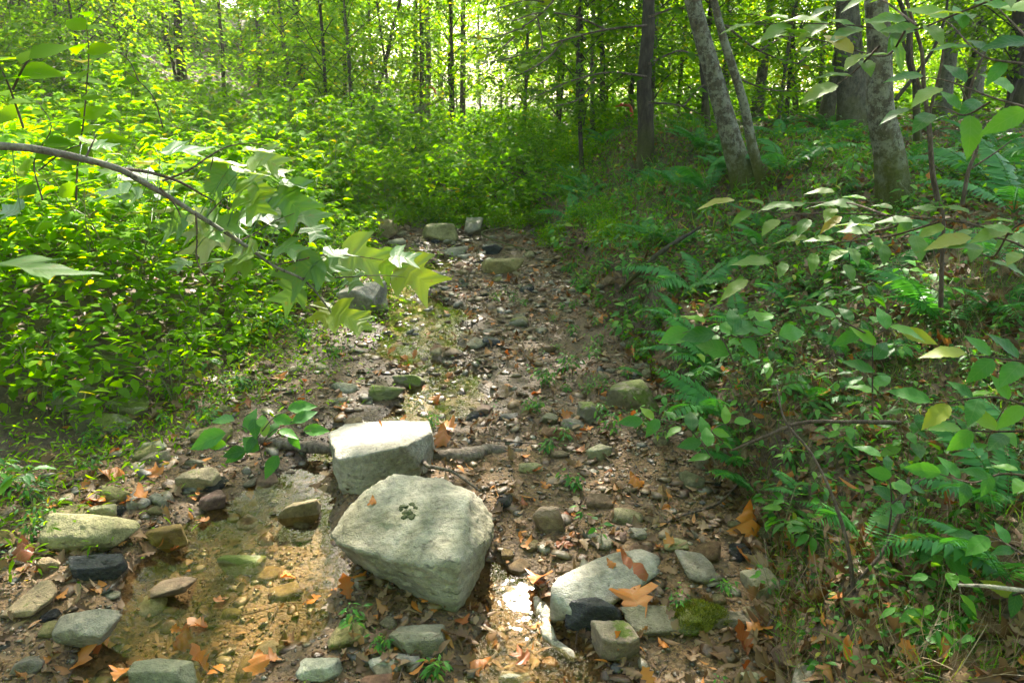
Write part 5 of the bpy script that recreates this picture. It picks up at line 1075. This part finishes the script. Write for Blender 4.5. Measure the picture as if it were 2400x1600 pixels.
for k in range(3):
    V, F, uv = trunk_mesh([(0, 0, -.1), (.2 * (k - 1), .03, 4), (0, .1, 8), (.05, 0, 13)], .12, .03, B_dark, k, .2, 8, 30, np.zeros(3)); UT2.append(mk('trunk', V, F, (B_dark, B_rough)[k % 2], True, uv))
rs = np.random.RandomState(57)
# dark layered foliage, centre right and right
DK = [(0.9, 9.0, .8, 'small dark leaved tree hanging over the end of the stream'), (1.9, 9.8, .95, 'dark leaved young tree just right of the dark straight trunk'), (2.8, 10.5, 1.0, 'dark leaved tree behind the two leaning trunks'), (1.3, 11.5, 1.05, 'dark layered tree left of the dark straight trunk'),
      (3.9, 10.2, .9, 'dark leaved tree between the leaning trunks and the massive trunk'), (6.6, 9.6, 1.0, 'dark leaved tree right of the pale lichen blotched trunk'), (7.4, 11.8, 1.1, 'dark leaved tree at the right frame edge'), (5.2, 12.2, 1.1, 'dark leaved tree behind the massive mottled trunk'), (2.2, 13.5, 1.2, 'tall dark leaved tree in the middle distance'),
      (-6.6, 12.5, .9, 'dark leaved tree at the foot of the left hillside'), (-8.8, 14.5, 1.0, 'dark leaved tree on the left hillside'), (-4.9, 16.0, 1.1, 'dark leaved tree behind the lone dark trunk')]
DK += [(5.6, 8.2, .8, 'low leafy tree behind the thin saplings'), (3.3, 8.9, .7, 'small leafy tree between the leaning trunks and the lichen blotched trunk'), (8.6, 10.4, 1.0, 'leafy tree outside the dark trunk at the right frame edge'), (0.2, 13.2, 1.0, 'bright leafy tree behind the shrubs of the stream head'),
       (-1.2, 14.6, 1.1, 'bright leafy tree in the gap behind the shrubs'), (-3.0, 13.4, .9, 'leafy tree where the leaning pole tree stands'), (3.4, 14.8, 1.2, 'tall leafy tree far behind the dark straight trunk'), (6.8, 14.2, 1.2, 'tall leafy tree right of the massive mottled trunk'), (-6.0, 10.4, .7, 'small tree rising from the upper left thicket'), (-8.0, 11.0, .9, 'leafy tree at the left frame edge on the hillside'), (1.0, 15.5, 1.2, 'leafy tree between the sunny gap and the dark trunks')]
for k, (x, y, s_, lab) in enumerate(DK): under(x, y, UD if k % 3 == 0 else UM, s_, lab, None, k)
k = 0; placed = []
while k < 110:
    y = 14 + 22 * rs.rand() ** 1.1; x = rs.uniform(-.85, .85) * y
    if abs(x + 1.2) < 1.2 and y < 24: continue
    if -.2 < x / y < .05 and rs.rand() < .55: continue
    if placed and min((x - a) ** 2 + (y - b_) ** 2 for a, b_ in placed) < 1.0: continue
    placed.append((x, y)); sd = 'left' if x < -3 else ('right' if x > 3 else 'centre')
    under(x, y, UN, rs.uniform(.75, 1.15), 'young leafy tree in the sunlit forest background, ' + sd + ' part', 'young forest trees, ' + sd, k); k += 1
k = 0
while k < 120:
    y = 32 + 44 * rs.rand(); x = rs.uniform(-.85, .85) * y
    if -.22 < x / y < .06 and rs.rand() < .6: k += 1; continue
    under(x, y, UF, rs.uniform(.8, 1.2), 'distant leafy forest tree in bright light', 'distant forest trees', k, hh=12); k += 1
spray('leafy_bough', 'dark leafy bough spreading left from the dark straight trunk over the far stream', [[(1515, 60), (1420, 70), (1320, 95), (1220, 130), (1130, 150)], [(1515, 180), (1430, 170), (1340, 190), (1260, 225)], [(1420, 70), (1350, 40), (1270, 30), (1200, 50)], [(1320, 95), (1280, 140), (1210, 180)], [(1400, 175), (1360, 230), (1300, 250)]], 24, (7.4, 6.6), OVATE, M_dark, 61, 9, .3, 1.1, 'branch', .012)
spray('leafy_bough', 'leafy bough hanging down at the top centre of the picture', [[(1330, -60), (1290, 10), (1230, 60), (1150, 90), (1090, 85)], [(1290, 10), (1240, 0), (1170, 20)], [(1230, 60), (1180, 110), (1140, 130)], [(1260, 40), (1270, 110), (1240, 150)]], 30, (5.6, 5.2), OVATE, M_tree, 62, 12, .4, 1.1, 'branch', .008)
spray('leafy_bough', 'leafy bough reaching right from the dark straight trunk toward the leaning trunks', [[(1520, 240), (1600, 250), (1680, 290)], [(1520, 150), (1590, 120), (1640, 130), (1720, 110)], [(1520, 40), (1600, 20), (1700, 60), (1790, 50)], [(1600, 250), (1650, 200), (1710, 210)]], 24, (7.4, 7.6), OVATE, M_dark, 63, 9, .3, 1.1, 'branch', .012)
spray('leafy_bough', 'leafy bough between the leaning trunks and the lichen blotched trunk', [[(1700, 60), (1780, 120), (1870, 150), (1960, 160)], [(1720, 180), (1800, 210), (1900, 215)], [(1780, 120), (1830, 90), (1900, 60)], [(1870, 150), (1920, 110), (1970, 100)]], 26, (6.2, 6.6), OVATE, M_tree, 64, 10, .3, 1.1, 'branch', .010)
stick('fallen_log', [on_y(962, 265, 15), on_y(1000, 250, 15), on_y(1045, 228, 15.2)], [.06, .05, .02], B_grey, 'pale fallen pole leaning in the sunny background', 'log', 8, 16, 3, .1)
ctr = [(-1.35, 8.1, .32), (-.9, 8.35, .4), (-.1, 8.2, .42), (.35, 7.9, .4), (-.45, 8.5, .36), (-1.7, 7.6, .42), (.55, 7.2, .36), (.2, 8.7, .5), (-1.9, 8.3, .5), (.85, 6.6, .38), (.9, 5.9, .3)]
for i_, (x, y, s_) in enumerate(ctr):
    a, b_ = SH[i_ % 4]; r = empty('shrub', (x, y, h1(x, y) - .05), 'knee high leafy bush crowding the narrow upper stream bed', 'shrub', 'low bushes along the upper stream bed'); r.scale = (s_,) * 3; r.rotation_euler = (0, 0, i_ * 2.3); ob('stem', a, r); ob('leaves', b_, r)
# red marking tapes on three trunks
for (u, v, y, lab) in [(1006, 207, 18.8, 'red tape tied round the brown grey background trunk'), (1412, 302, 12.8, 'red tape tied round the slim trunk'), (1461, 248, 12.6, 'loose red tape end hanging right of the slim trunk')]:
    p = on_y(u, v, y); P = smooth_path([p + [-.13, 0, 0], p + [0, -.10, .02], p + [.12, 0, -.02], p + [.16, -.05, -.2]], 14); st = Bag(); V, F, uv = tube(P, .03, 4); tag(ob('marking_tape', mk('marking_tape', V - p, F, M_tape), None, p), lab, 'marking tape')
# ------------------------------------------------------------------ the moist, sun filled forest air
b = bmesh.new(); bmesh.ops.create_cube(b, size=1); me = bpy.data.meshes.new('haze'); b.to_mesh(me); b.free()
hz = ob('haze', me, None, (0, 180, 10.5), None, (640, 600, 25)); m = bpy.data.materials.new('forest air'); m.use_nodes = True; t = m.node_tree; t.nodes.remove(t.nodes['Principled BSDF'])
pv = N(t, 'ShaderNodeVolumePrincipled', {'Color': (.95, .96, .80, 1), 'Density': .0012, 'Anisotropy': .45}); t.links.new(pv.outputs[0], t.nodes['Material Output'].inputs['Volume']); me.materials.append(m)
tag(hz, 'thin bright haze of sunlit air among the trees', 'haze', kind='stuff')
